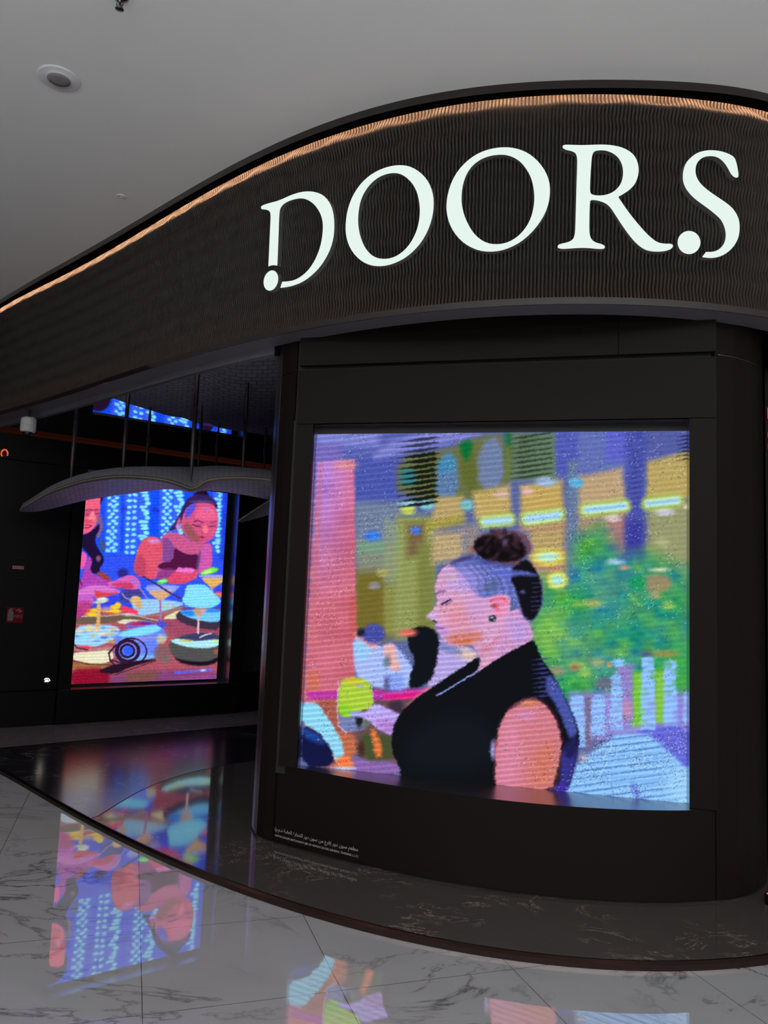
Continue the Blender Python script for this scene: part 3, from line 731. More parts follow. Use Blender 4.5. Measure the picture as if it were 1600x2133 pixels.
def grid_surface(name, rows, mat, parent):
    R = np.array(rows); nr, nc, _ = R.shape; v = R.reshape(-1, 3)
    f = [(r*nc+c, r*nc+c+1, (r+1)*nc+c+1, (r+1)*nc+c) for r in range(nr-1) for c in range(nc-1)]
    o = mesh_obj(name, v, f, mat, parent, True)
    dc = np.linalg.norm(np.diff(R, axis=1), axis=2).mean(0); dr = np.linalg.norm(np.diff(R, axis=0), axis=2).mean(1)
    uc = np.r_[0, np.cumsum(dc)]; ur = np.r_[0, np.cumsum(dr)]
    uvl = o.data.uv_layers.new(name='scales')
    for lp in o.data.loops:
        i = lp.vertex_index; uvl.data[lp.index].uv = (uc[i % nc], ur[i//nc])
    return o
def line3(L, n=70):
    P = np.array([at_y(x, y, Y) for x, y, Y in L]); 
    # smooth by Catmull-Rom through the points
    s = np.r_[0, np.cumsum(np.linalg.norm(np.diff(P[:, :2], axis=0), axis=1))]; out = []
    Q = np.vstack([2*P[0]-P[1], P, 2*P[-1]-P[-2]])
    for i in range(len(P)-1):
        for t in np.linspace(0, 1, 9)[:-1]:
            a, b, c, d = Q[i:i+4]; out.append(.5*((2*b)+(-a+c)*t+(2*a-5*b+4*c-d)*t*t+(-a+3*b-3*c+d)*t**3))
    out.append(P[-1]); out = np.array(out); k = np.linspace(0, len(out)-1, n)
    return np.stack([np.interp(k, range(len(out)), out[:, c]) for c in range(3)], 1)

rim = line3([(40,1064,7.35),(70,1047,7.15),(101,1031,7.0),(141,1017,6.85),(181,1006,6.7),(242,998,6.5),(302,1000,6.35),(345,1006,6.3),(375,1015,6.25),(397,1023,6.2),(412,1019,6.2),(425,1010,6.2),(444,1004,6.2),(484,1001,6.2),(525,1002,6.15),(565,1006,6.1),(610,1015,6.1)])
low = line3([(42,1066,7.5),(75,1066,7.5),(110,1059,7.5),(150,1049,7.45),(185,1041,7.4),(242,1032,7.3),(302,1024,7.2),(345,1019,7.1),(375,1021,6.9),(397,1026,6.7),(412,1024,6.8),(430,1022,6.9),(450,1023,7.0),(484,1027,7.1),(525,1034,7.1),(565,1042,7.1),(610,1050,7.1)])
rear = line3([(60,1052,7.6),(90,1033,7.65),(115,1019,7.7),(150,1003,7.75),(190,991,7.8),(250,981,7.9),(302,977,8.0),(345,975,8.1),(375,973,8.1),(400,972,8.2),(415,972,8.2),(430,972.5,8.2),(450,973,8.3),(484,976,8.4),(525,980,8.5),(565,986,8.6),(610,994,8.6)])
cano = thing('hanging_canopy', 'large grey wing-shaped canopy of woven scales hanging over the entrance', 'canopy')
taper = np.linspace(0, 1, len(rim)); th = (.038*np.clip(taper*7, .15, 1))[:, None]*np.array([[0, 0, 1.]])
up = rim+th
lerp = lambda a, b, t, z=0.: a*(1-t)+b*t+np.array([0, 0, z])
grid_surface('upper_skin', [lerp(up, rear, t, .05*math.sin(math.pi*t)) for t in np.linspace(0, 1, 9)], M['canopy_top_shaded'], cano)
grid_surface('lower_skin', [lerp(rim, low, t) for t in np.linspace(0, 1, 6)]+[lerp(low, rear, t) for t in np.linspace(.12, 1, 7)], M['canopy_scales_lit'], cano)
grid_surface('edge_band', [rim, .5*(rim+up)+np.array([0, -.006, 0]), up], M['canopy_edge'], cano)
tube('piping', [tuple(p) for p in (rim*.45+up*.55+np.array([0, -.012, 0]))[2:]], .0035, M['piping'], cano, 6)
for tip, d in (((397, 1007), 6.42), ((505, 992), 7.07), ((255, 987), 7.0), ((147, 1005), 7.2), ((304, 981), 7.9), ((413, 975), 7.69), ((450, 974), 8.15), ((550, 984), 8.3)):
    P = at_y(*tip, d); r0 = .020 if tip[0] == 397 else .018
    zs = [P[2]-.04, P[2]+.02, P[2]+.14, P[2]+.26, Z_MIR]
    tube('rod', [(P[0], P[1], z) for z in zs], [.003, .006, r0*.8, r0, r0], M['rod_metal'], cano, 12)
# second wing that dips behind the pillar
ridge = np.array([at_y(*a) for a in ((497,1086,6.95),(515,1073,6.9),(538,1058,6.85),(562,1043,6.8),(600,1044,6.75),(650,1046,6.7))])
hem = np.array([at_y(*a) for a in ((503,1089,7.1),(520,1084,7.5),(542,1078,7.8),(566,1071,8.0),(604,1058,8.1),(655,1040,8.1))])
back = np.array([at_y(*a) for a in ((500,1086,7.05),(519,1072,7.35),(545,1062,7.6),(570,1054,7.8),(610,1050,7.9),(660,1046,7.9))])
wing = thing('hanging_wing', 'small scaled canopy wing dipping down beside the pillar edge', 'canopy')
grid_surface('lower_skin', [lerp(ridge, hem, t) for t in np.linspace(0, 1, 6)], M['canopy_scales_lit'], wing)
grid_surface('upper_skin', [lerp(hem, back, t, .02) for t in np.linspace(0, 1, 4)]+[lerp(back, ridge, t, .02) for t in np.linspace(.2, 1, 4)], M['canopy_scales_lit'], wing)
tube('piping', [tuple(p+np.array([0, -.012, 0])) for p in ridge], .005, M['piping'], wing, 6)
P = ridge[5]; tube('rod', [(P[0], P[1], P[2]-.02), (P[0], P[1], P[2]+.2), (P[0], P[1], Z_MIR)], [.004, .018, .018], M['rod_metal'], wing, 12)

# ------------------------------------------------------------------ LED video screens: the picture is the colour of each lit dot
class Paint:
    """colours (0-255) of a screen's dots, laid down shape by shape at sample points P"""
    def __init__(s, P, base):
        s.P = P; s.c = np.tile(np.array(base, float), (len(P), 1))
    def _box(s, x0, y0, x1, y1):
        P = s.P; return np.nonzero((P[:, 0] > x0) & (P[:, 0] < x1) & (P[:, 1] > y0) & (P[:, 1] < y1))[0]
    def _mix(s, i, a, col):
        a = a[:, None]; s.c[i] = s.c[i]*(1-a)+np.asarray(col, float)*a
    def poly(s, pts, col, soft=2., op=1., smooth=1):
        q = np.array(pts, float)
        if smooth: q = chaikin_closed(q, smooth)
        i = s._box(q[:, 0].min()-soft*2, q[:, 1].min()-soft*2, q[:, 0].max()+soft*2, q[:, 1].max()+soft*2)
        if not len(i): return
        x, y = s.P[i, 0], s.P[i, 1]; ins = np.zeros(len(i), bool); d2 = np.full(len(i), 1e9)
        for (ax, ay), (bx, by) in zip(q, np.roll(q, -1, 0)):
            ex, ey = bx-ax, by-ay; L = ex*ex+ey*ey
            if L < 1e-9: continue
            t = np.clip(((x-ax)*ex+(y-ay)*ey)/L, 0, 1); d2 = np.minimum(d2, (x-ax-t*ex)**2+(y-ay-t*ey)**2)
            if abs(ey) > 1e-9: ins ^= ((ay > y) != (by > y)) & (x < ex*(y-ay)/ey+ax)
        sd = np.sqrt(d2)*np.where(ins, -1, 1)
        s._mix(i, np.clip(.5-sd/(2*soft), 0, 1)*op, col)
    def rect(s, x0, y0, x1, y1, col, soft=4., op=1.): s.poly([(x0, y0), (x1, y0), (x1, y1), (x0, y1)], col, soft, op, 0)
    def ell(s, cx, cy, rx, ry, col, soft=2., op=1., tilt=0.):
        R = max(rx, ry)+2*soft; i = s._box(cx-R, cy-R, cx+R, cy+R)
        if not len(i): return
        t = math.radians(tilt); x = s.P[i, 0]-cx; y = s.P[i, 1]-cy
        u = (x*math.cos(t)+y*math.sin(t))/rx; v = (-x*math.sin(t)+y*math.cos(t))/ry
        r = np.sqrt(u*u+v*v); sd = (r-1)*min(rx, ry)
        s._mix(i, np.clip(.5-sd/(2*soft), 0, 1)*op, col)
    def line(s, pts, wd, col, soft=1.2, op=1.):
        q = np.array(pts, float); R = wd+2*soft
        i = s._box(q[:, 0].min()-R, q[:, 1].min()-R, q[:, 0].max()+R, q[:, 1].max()+R)
        if not len(i): return
        x, y = s.P[i, 0], s.P[i, 1]; d2 = np.full(len(i), 1e9)
        for (ax, ay), (bx, by) in zip(q[:-1], q[1:]):
            ex, ey = bx-ax, by-ay; L = ex*ex+ey*ey+1e-9; t = np.clip(((x-ax)*ex+(y-ay)*ey)/L, 0, 1)
            d2 = np.minimum(d2, (x-ax-t*ex)**2+(y-ay-t*ey)**2)
        s._mix(i, np.clip(.5-(np.sqrt(d2)-wd/2)/(2*soft), 0, 1)*op, col)
    def noise(s, sx, sy, seed):
        r = np.random.default_rng(seed); g = r.random((256, 256)); x = s.P[:, 0]/sx; y = s.P[:, 1]/sy
        xi = np.floor(x).astype(int); yi = np.floor(y).astype(int); fx = x-xi; fy = y-yi
        fx = fx*fx*(3-2*fx); fy = fy*fy*(3-2*fy); a = lambda i, j: g[(yi+j) % 256, (xi+i) % 256]
        return (a(0, 0)*(1-fx)+a(1, 0)*fx)*(1-fy)+(a(0, 1)*(1-fx)+a(1, 1)*fx)*fy
    def within(s, pts, soft):
        k = Paint(s.P, (0, 0, 0)); k.poly(pts, (1, 1, 1), soft, 1, 0); return k.c[:, 0]

def paint_main(P0_):
    q = Paint(P0_, (0, 0, 0)); P = P0_+np.stack([q.noise(3.2, 2.6, 60)-.5, q.noise(3.4, 2.6, 61)-.5], 1)*[4.0, 2.4]+np.stack([q.noise(26, 9, 62)-.5, q.noise(30, 14, 63)-.5], 1)*[3., 1.]
    p = Paint(P, (84, 96, 150))
    # --- blurred street behind
    p.rect(660, 895, 1445, 1000, (82, 92, 172), 10)
    p.rect(660, 900, 790, 930, (120, 126, 205), 8)
    p.rect(655, 925, 712, 962, (112, 100, 180), 6)
    p.rect(738, 955, 832, 1050, (66, 80, 166), 7)
    p.poly([(760, 963), (840, 944), (1005, 908), (1000, 898), (830, 905)], (128, 130, 208), 6, .8)
    p.rect(738, 1045, 835, 1135, (106, 122, 150), 10)
    p.poly([(828, 950), (920, 940), (1000, 905), (1060, 905), (1060, 1040), (828, 1045)], (98, 104, 62), 8)
    p.poly([(835, 975), (865, 975), (868, 1010), (835, 1012)], (45, 120, 125), 5)
    p.poly([(915, 950), (948, 940), (958, 1038), (903, 1040)], (84, 118, 160), 5)
    p.poly([(915, 955), (947, 945), (950, 985), (912, 988)], (58, 130, 172), 6)
    p.poly([(955, 940), (985, 920), (1000, 1020), (968, 1022)], (88, 98, 44), 6)
    p.poly([(956, 920), (987, 918), (977, 955), (968, 962)], (6, 104, 48), 5)
    p.poly([(998, 925), (1044, 905), (1052, 1015), (995, 1022)], (104, 122, 158), 6)
    p.rect(1052, 900, 1070, 955, (28, 100, 50), 6)
    p.rect(1066, 900, 1160, 1000, (92, 116, 92), 7)
    p.rect(1052, 930, 1068, 1000, (96, 110, 58), 6)
    p.rect(1158, 890, 1204, 985, (74, 86, 176), 6)
    p.rect(1182, 960, 1212, 1215, (96, 118, 152), 6)
    p.rect(1204, 890, 1312, 985, (92, 108, 176), 8)
    p.rect(1262, 890, 1322, 960, (88, 94, 198), 8)
    p.rect(1318, 890, 1440, 955, (78, 88, 158), 8)
    p.rect(740, 1130, 835, 1215, (124, 132, 116), 12)
    p.rect(740, 1215, 835, 1330, (122, 112, 46), 12)
    p.rect(826, 1075, 905, 1330, (138, 148, 78), 10)
    p.rect(848, 1090, 885, 1160, (112, 92, 60), 9)
    p.rect(870, 1130, 905, 1330, (116, 122, 58), 7)
    p.rect(740, 1190, 800, 1330, (108, 98, 36), 12)
    for k in range(7): p.rect(800+k*5, 1080+k*3, 806+k*5, 1320, (150, 168, 96), 4, .35)
    p.rect(745, 1128, 800, 1150, (110, 160, 120), 8, .8)
    # lit windows
    p.poly([(905, 1037), (963, 1033), (966, 1080), (900, 1096)], (190, 162, 92), 4+3, .92, 0)
    p.poly([(890, 1085), (966, 1072), (966, 1092), (890, 1108)], (164, 152, 52), 6+3, .92, 0)
    p.poly([(985, 1026), (1062, 1010), (1066, 1075), (990, 1082)], (198, 168, 86), 4+3, .92, 0)
    p.poly([(1085, 1012), (1170, 1000), (1176, 1062), (1085, 1072)], (202, 168, 78), 4+3, .92, 0)
    p.poly([(1206, 992), (1297, 974), (1306, 1052), (1206, 1062)], (196, 164, 112), 4+3, .92, 0)
    p.poly([(1346, 962), (1440, 938), (1440, 1040), (1346, 1045)], (192, 168, 84), 4+3, .92, 0)
    p.poly([(900, 1110), (966, 1106), (966, 1165), (900, 1175)], (190, 164, 108), 6+3, .92, 0)
    p.poly([(966, 1095), (1000, 1090), (1000, 1165), (966, 1170)], (142, 130, 120), 8+3, .92, 0)
    p.poly([(1100, 1092), (1176, 1086), (1180, 1240), (1110, 1245)], (188, 160, 88), 6+3, .92, 0)
    p.poly([(1085, 1090), (1176, 1080), (1176, 1100), (1085, 1108)], (176, 130, 100), 6+3, .92, 0)
    p.rect(1110, 1170, 1178, 1195, (180, 130, 100), 7+3, .92)
    p.poly([(1206, 1062), (1306, 1052), (1306, 1100), (1206, 1108)], (172, 142, 104), 6+3, .92, 0)
    p.rect(1262, 1060, 1306, 1158, (168, 118, 112), 8+3, .92)
    p.rect(1262, 1120, 1304, 1160, (160, 96, 118), 8+3, .92)
    p.rect(1346, 1048, 1440, 1215, (152, 154, 98), 10+3, .92)
    p.poly([(1300, 890), (1345, 890), (1343, 1060), (1340, 1150), (1304, 1155), (1306, 1040)], (66, 76, 166), 5+3, .92, 0)
    p.rect(1302, 1085, 1340, 1160, (52, 54, 150), 7+3, .92)
    # foliage
    fol = [(1100, 1290), (1130, 1200), (1180, 1215), (1205, 1120), (1250, 1095), (1300, 1160), (1345, 1150), (1440, 1190), (1440, 1460), (1110, 1460)]
    a = p.within(fol, 22)
    n1 = p.noise(26, 20, 1); n2 = p.noise(15, 12, 2); n3 = p.noise(60, 60, 3); n4 = p.noise(9, 8, 5)
    g = np.array([52, 150, 96])+np.outer(n3-.5, [10, -20, 90])+np.outer(n1-.5, [70, 40, -60])+np.outer(n2-.5, [24, 46, 0])+np.outer(n4-.5, [10, 18, 6])
    wgt = np.clip((P[:, 0]-1300)/140, 0, 1)[:, None]; g = g*(1-.35*wgt)+np.array([50, 160, 50])*.35*wgt
    p.c = p.c*(1-a[:, None])+np.clip(g, 10, 235)*a[:, None]
    p.ell(1150, 1330, 40, 60, (150, 190, 84), 26, .55); p.ell(1420, 1390, 30, 60, (60, 180, 56), 24, .6); p.ell(1260, 1290, 60, 30, (44, 140, 130), 24, .5)
    for x, y, rx, ry, c in ((1235, 1257, 20, 8, (176, 178, 84)), (1200, 1258, 10, 8, (120, 180, 70)), (1380, 1130, 14, 9, (172, 184, 120)), (1370, 1215, 30, 18, (160, 130, 96)),
                            (1392, 1262, 14, 9, (150, 200, 80)), (1365, 1240, 12, 8, (176, 160, 110)), (1200, 1388, 13, 7, (196, 206, 100)), (1220, 1402, 12, 8, (150, 196, 80)),
                            (1262, 1425, 22, 14, (104, 96, 124)), (1160, 1398, 18, 10, (150, 140, 110)), (1198, 1390, 10, 6, (140, 90, 66)), (1245, 1380, 16, 10, (150, 170, 110)),
                            (1385, 1362, 26, 7, (170, 138, 72)), (1300, 1200, 22, 14, (40, 120, 130)), (1330, 1215, 18, 16, (20, 150, 80))):
        p.ell(x, y, rx, ry, c, 5, .85)
    for x, y, rx, ry, c in ((850, 1062, 16, 10, (196, 214, 78)), (890, 1052, 14, 10, (118, 196, 196)), (853, 1048, 22, 6, (130, 190, 200)), (973, 1052, 14, 12, (112, 184, 186)), (1045, 1030, 15, 9, (206, 174, 150)), (1098, 1023, 12, 9, (222, 176, 160)),
                            (1137, 1004, 22, 10, (150, 182, 214)), (1200, 1005, 15, 11, (84, 174, 216)), (1276, 1079, 16, 8, (214, 200, 196)), (1384, 1066, 19, 8, (206, 206, 224)),
                            (1431, 1055, 8, 6, (222, 206, 150)), (1282, 1170, 16, 5, (178, 214, 250)), (1300, 1182, 10, 5, (196, 150, 110)), (1375, 1187, 18, 4, (208, 214, 176)),
                            (776, 1117, 17, 11, (50, 118, 226)), (866, 1105, 11, 9, (62, 110, 214)), (797, 1193, 12, 8, (170, 164, 90)), (780, 1220, 12, 8, (138, 134, 136))):
        p.ell(x, y, rx, ry, c, 3.5, .95)
    for x, y, hw, hh, tl in ((1035, 1085, 33, 8, -5), (1130, 1077, 42, 10, -5), (1261, 1058, 48, 9, -6), (1380, 1046, 38, 8, -5)):
        dy = .09*hw
        for w_, c_, s_ in ((hh*2+12, (178, 206, 84), 6), (hh*1.9, (192, 238, 214), 4.5), (hh*.9, (146, 202, 255), 3.5)): p.line([(x-hw+hh, y+dy), (x+hw-hh, y-dy)], w_, c_, s_, .92)
    p.ell(1142, 1161, 34, 18, (224, 206, 70), 5); p.ell(1142, 1160, 22, 10, (180, 232, 206), 4)
    p.ell(1161, 1209, 21, 18, (214, 222, 80), 4); p.ell(1161, 1209, 13, 11, (172, 230, 214), 4)
    # dark broken scan lines in the dim parts at the top
    for k in range(13):
        y = 912+k*11.2; s = 1 if k > 2 else .7
        p.poly([(826, y+10), (870, y+1), (908, y-3), (916, y-1), (880, y+7)], (16, 18, 18), 1.4, .95*s, 0)
        if 2 < k < 12: p.poly([(862, y+3), (905, y-5), (908, y+2), (870, y+8)], (20, 26, 16), 1.6, .9, 0)
    for k in range(9):
        y = 908+k*10.5
        p.poly([(1062, y+6), (1085, y), (1150, y-8), (1150, y-5), (1090, y+5)], (34, 44, 28), 1.6, .75, 0)
    for k in range(7):
        y = 905+k*8; p.poly([(1410, y+6), (1437, y-1), (1437, y+3)], (12, 14, 30), 1.2, .9, 0)
    for k in range(11):
        y = 940+k*10.5; p.poly([(1310, y+5), (1322, y+1), (1340, y-2), (1325, y+5)], (46, 50, 110), 1.3, .6, 0)
    # --- pink column at the left
    col = [(660, 962), (738, 958), (742, 1330), (738, 1470), (632, 1475)]
    a = p.within(col, 3); t = np.clip((P[:, 1]-1010)/260, 0, 1)[:, None]; q = np.clip((P[:, 0]-672)/66, 0, 1)[:, None]
    cc = (np.array([178, 126, 220])*(1-t)+np.array([202, 98, 116])*t)*(1-q)+(np.array([206, 104, 140])*(1-t)+np.array([204, 100, 112])*t)*q
    cc += (p.noise(40, 30, 8)[:, None]-.5)*26
    p.c = p.c*(1-a[:, None])+cc*a[:, None]
    p.ell(720, 968, 22, 9, (232, 150, 128), 6, .6)
    p.rect(640, 1400, 662, 1445, (206, 106, 52), 10, .7); p.rect(728, 1240, 742, 1330, (196, 80, 70), 5, .7)
    p.poly([(660, 962), (676, 962), (648, 1440), (636, 1440)], (196, 100, 110), 4, .5)
    # --- lower left of the picture: table, passers-by, glass
    p.poly([(640, 1455), (740, 1455), (745, 1600), (630, 1600)], (166, 84, 66), 5)
    p.poly([(735, 1430), (905, 1440), (840, 1615), (735, 1600)], (96, 70, 72), 8)
    p.poly([(725, 1575), (840, 1588), (838, 1616), (715, 1606)], (134, 96, 168), 5)
    p.poly([(748, 1535), (770, 1525), (840, 1540), (830, 1582), (748, 1586)], (66, 74, 46), 5)
    p.poly([(770, 1518), (784, 1520), (800, 1575), (782, 1578)], (226, 112, 48), 4)
    p.ell(752, 1560, 6, 14, (70, 34, 34), 4)
    p.poly([(668, 1530), (742, 1525), (740, 1580), (700, 1590)], (190, 100, 62), 5)
    p.poly([(640, 1440), (910, 1434), (880, 1452), (800, 1458), (640, 1456)], (186, 48, 158), 3, 1, 0)
    p.poly([(800, 1446), (890, 1440), (872, 1456), (805, 1458)], (232, 20, 122), 4, .9, 0)
    p.poly([(880, 1440), (905, 1420), (880, 1470), (840, 1480)], (206, 130, 132), 5)
    # people sitting behind
    p.poly([(890, 1325), (985, 1345), (1004, 1385), (960, 1412), (900, 1440), (880, 1400)], (176, 160, 222), 4)
    p.poly([(930, 1350), (988, 1352), (998, 1374), (970, 1378)], (226, 196, 168), 5, .8)
    p.poly([(905, 1335), (960, 1350), (965, 1368), (905, 1352)], (96, 110, 176), 5, .7)
    p.poly([(735, 1328), (765, 1322), (790, 1350), (812, 1338), (830, 1352), (862, 1390), (860, 1432), (800, 1438), (745, 1415), (736, 1380)], (164, 186, 248), 3)
    p.poly([(738, 1332), (765, 1326), (772, 1372), (742, 1378)], (142, 206, 252), 4, .8)
    p.poly([(735, 1318), (770, 1318), (792, 1348), (775, 1352), (745, 1330)], (238, 158, 156), 4, .9)
    p.poly([(796, 1345), (820, 1338), (828, 1372), (838, 1395), (818, 1400), (800, 1370)], (238, 170, 160), 4, .9)
    p.ell(806, 1378, 8, 12, (84, 104, 112), 4, .8)
    p.rect(806, 1405, 840, 1440, (120, 150, 240), 6, .8); p.rect(800, 1410, 812, 1440, (60, 60, 110), 4, .7)
    p.ell(778, 1320, 24, 21, (62, 70, 158), 4); p.ell(752, 1318, 8, 9, (30, 30, 50), 4)
    p.poly([(848, 1312), (885, 1302), (910, 1315), (916, 1345), (908, 1385), (902, 1410), (878, 1432), (850, 1434), (856, 1400), (866, 1375), (848, 1345)], (17, 19, 26), 2.5)
    p.ell(850, 1318, 17, 8, (226, 104, 92), 4)
    p.poly([(808, 1462), (840, 1458), (838, 1490), (812, 1482)], (56, 44, 60), 4)
    # white cloth and dark chair in the corner
    p.poly([(628, 1462), (662, 1464), (690, 1505), (712, 1545), (720, 1580), (700, 1592), (690, 1560), (662, 1522), (628, 1508)], (138, 214, 244), 2.5)
    p.poly([(628, 1510), (660, 1522), (690, 1555), (698, 1596), (628, 1600)], (18, 22, 62), 2.5)
    p.poly([(632, 1516), (660, 1526), (682, 1550), (660, 1548), (632, 1535)], (24, 70, 158), 5, .8)
    p.poly([(700, 1580), (722, 1570), (742, 1596), (720, 1604), (700, 1598)], (246, 118, 52), 4)
    p.ell(715, 1600, 22, 3, (206, 220, 255), 3)
    # drink
    p.poly([(705, 1480), (762, 1484), (768, 1516), (722, 1528), (706, 1512)], (112, 122, 172), 3)
    p.ell(748, 1500, 7, 14, (28, 30, 28), 3); p.poly([(758, 1495), (772, 1498), (768, 1516), (756, 1520)], (96, 104, 90), 3)
    p.poly([(707, 1420), (730, 1410), (758, 1412), (774, 1426), (779, 1476), (755, 1478), (738, 1490), (720, 1495), (703, 1482)], (168, 206, 52), 2)
    p.ell(735, 1420, 18, 8, (210, 190, 44), 4, .8); p.poly([(742, 1424), (756, 1428), (760, 1434), (744, 1430)], (170, 160, 200), 2)
    p.poly([(706, 1460), (740, 1482), (720, 1495), (704, 1482)], (128, 206, 30), 4, .8)
    p.line([(706, 1418), (702, 1480), (706, 1512), (722, 1527)], 2, (206, 214, 236), 1.2, .8); p.line([(775, 1424), (779, 1474)], 2, (206, 214, 220), 1.2, .7)
    p.poly([(730, 1486), (748, 1482), (762, 1484), (770, 1472), (785, 1464), (812, 1478), (838, 1490), (830, 1536), (812, 1530), (782, 1516), (765, 1498), (735, 1492)], (186, 160, 240), 2.5)
    p.poly([(775, 1500), (830, 1500), (828, 1534), (800, 1524)], (172, 116, 196), 5, .8)
    p.ell(742, 1486, 12, 4, (128, 160, 250), 3, .8); p.ell(782, 1478, 10, 6, (178, 186, 255), 4, .8)
    # --- right: fountain jets and pale ground
    p.rect(1190, 1442, 1440, 1540, (140, 134, 214), 10)
    p.poly([(1300, 1525), (1440, 1500), (1440, 1615), (1395, 1575)], (98, 102, 216), 5)
    p.rect(1316, 1398, 1345, 1512, (112, 200, 46), 6); p.rect(1364, 1400, 1388, 1506, (126, 196, 60), 6)
    p.rect(1217, 1450, 1232, 1560, (116, 106, 140), 4); p.rect(1285, 1385, 1318, 1500, (140, 126, 196), 6)
    p.ell(1305, 1478, 12, 20, (196, 140, 176), 7, .8)
    sp = p.noise(3.4, 2.8, 21); sp2 = p.noise(16, 5.5, 22)
    for x0, x1, y0, y1 in ((1186, 1220, 1446, 1556), (1230, 1262, 1446, 1532), (1270, 1298, 1402, 1520), (1334, 1366, 1366, 1520), (1381, 1412, 1374, 1512), (1422, 1440, 1440, 1506)):
        a = p.within([(x0+3, y0+6), ((x0+x1)/2, y0), (x1-3, y0+6), (x1, y1), (x0, y1)], 2.5)*(.55+.45*np.clip((sp2-.25)*3, 0, 1))
        p.c = p.c*(1-a[:, None])+np.array([140, 192, 255])*a[:, None]
    p.ell(1289, 1381, 12, 8, (140, 198, 255), 3); p.ell(1345, 1362, 14, 6, (70, 70, 130), 4, .8); p.ell(1270, 1384, 6, 6, (190, 150, 90), 3)
    gnd = [(1175, 1650), (1200, 1595), (1240, 1560), (1285, 1530), (1350, 1528), (1400, 1572), (1442, 1612), (1442, 1690), (1175, 1690)]
    p.poly(gnd, (138, 194, 250), 4, 1, 0)
    p.poly([(1395, 1600), (1442, 1602), (1442, 1690), (1380, 1660)], (160, 216, 252), 10, .6)
    a = p.within(gnd, 4)
    yy = P[:, 1]+.13*(P[:, 0]-1300); st = np.clip(np.cos(2*np.pi*yy/14.5)-.55, 0, 1)*2.0*np.clip((1420-P[:, 0])/60, 0, 1)
    p.c -= (a*st)[:, None]*np.array([62, 60, 50])
    p.ell(1325, 1650, 7, 18, (92, 112, 214), 5, .8, -15); p.ell(1215, 1578, 10, 10, (170, 166, 190), 5, .8)
    # --- the woman in profile
    skin = (212, 156, 196)
    p.poly([(975, 1330), (1000, 1368), (1003, 1390), (985, 1412), (1040, 1372), (1086, 1348), (1114, 1332), (1104, 1300), (1085, 1262), (1050, 1280), (1000, 1310)], (206, 148, 196), 2)
    p.poly([(1000, 1320), (1045, 1320), (1020, 1360), (1002, 1368)], (206, 122, 140), 8, .8)
    p.poly([(1055, 1290), (1090, 1285), (1108, 1325), (1070, 1345)], (176, 150, 224), 9, .6)
    p.poly([(1006, 1366), (1040, 1362), (1010, 1395), (992, 1405)], (222, 160, 186), 6, .7)
    face = [(937, 1173), (925, 1182), (914, 1194), (908, 1210), (906, 1226), (909, 1240), (912, 1250), (908, 1262), (900, 1272), (892, 1280), (891, 1286), (897, 1291), (907, 1293), (910, 1297),
            (908, 1302), (914, 1307), (911, 1312), (916, 1319), (917, 1327), (924, 1334), (934, 1341), (946, 1344), (972, 1342), (992, 1348), (1020, 1345), (1045, 1310), (1062, 1280), (1062, 1230), (1010, 1190), (966, 1180)]
    p.poly(face, skin, 1.6)
    p.poly([(925, 1186), (965, 1184), (990, 1215), (970, 1235), (930, 1225)], (186, 156, 222), 8, .8)
    p.poly([(930, 1195), (950, 1190), (955, 1205), (925, 1215)], (214, 160, 170), 7, .6)
    p.ell(960, 1285, 34, 26, (218, 136, 150), 14, .85); p.ell(945, 1262, 26, 14, (224, 150, 160), 9, .6)
    p.poly([(925, 1322), (1000, 1312), (1010, 1332), (985, 1342), (935, 1342)], (206, 118, 100), 7, .9)
    p.poly([(940, 1338), (985, 1330), (980, 1342), (950, 1344)], (206, 96, 40), 5, .7)
    p.poly([(905, 1300), (925, 1300), (935, 1325), (918, 1330)], (186, 140, 214), 5, .8)
    p.ell(898, 1283, 8, 7, (206, 178, 240), 4, .8); p.ell(925, 1290, 12, 8, (224, 160, 190), 6, .6); p.ell(990, 1265, 22, 30, (200, 150, 206), 12, .7)
    p.line([(903, 1293), (908, 1296)], 3, (40, 30, 60), 1.2); p.line([(912, 1308), (924, 1309)], 2.2, (150, 70, 110), 1.4)
    p.line([(907, 1238), (914, 1233), (926, 1231)], 4, (92, 60, 120), 2, .8)
    p.line([(922, 1258), (929, 1254), (937, 1249)], 4.5, (44, 38, 84), 1.3); p.line([(930, 1260), (941, 1252)], 2, (120, 80, 130), 1.5)
    # hair
    hair = [(934, 1177), (945, 1166), (962, 1158), (985, 1152), (1020, 1152), (1062, 1158), (1100, 1172), (1122, 1195), (1130, 1222), (1131, 1250), (1122, 1280), (1108, 1294), (1094, 1294), (1085, 1275), (1072, 1252), (1058, 1240), (1040, 1236), (1020, 1244), (1002, 1246), (985, 1226), (966, 1200), (950, 1184)]
    p.poly(hair, (96, 106, 186), 3.5)
    p.poly([(950, 1184), (985, 1180), (1012, 1210), (1000, 1240), (975, 1222)], (150, 138, 214), 11, .75)
    p.ell(1010, 1168, 40, 8, (66, 72, 140), 6, .7, 6)
    p.poly([(934, 1177), (948, 1165), (985, 1153), (985, 1162), (955, 1172)], (58, 52, 92), 3, .8)
    for k in range(14):
        x = 962+k*8; p.line([(x, 1176+k*.6), (x+24, 1200+k), (x+30, 1236)], 3.4, (62, 70, 142) if k % 2 else (128, 140, 214), 3.2, .55)
    p.poly([(1000, 1225), (1028, 1205), (1045, 1212), (1020, 1240)], (76, 92, 128), 6, .7)
    p.poly([(1062, 1196), (1070, 1180), (1078, 1168), (1100, 1166), (1114, 1182), (1126, 1205), (1131, 1245), (1121, 1283), (1106, 1293), (1096, 1290), (1086, 1268), (1078, 1240), (1070, 1222)], (18, 17, 24), 3)
    p.poly([(985, 1158), (1040, 1160), (1075, 1172), (1070, 1182), (1010, 1176)], (58, 66, 138), 4, .8)
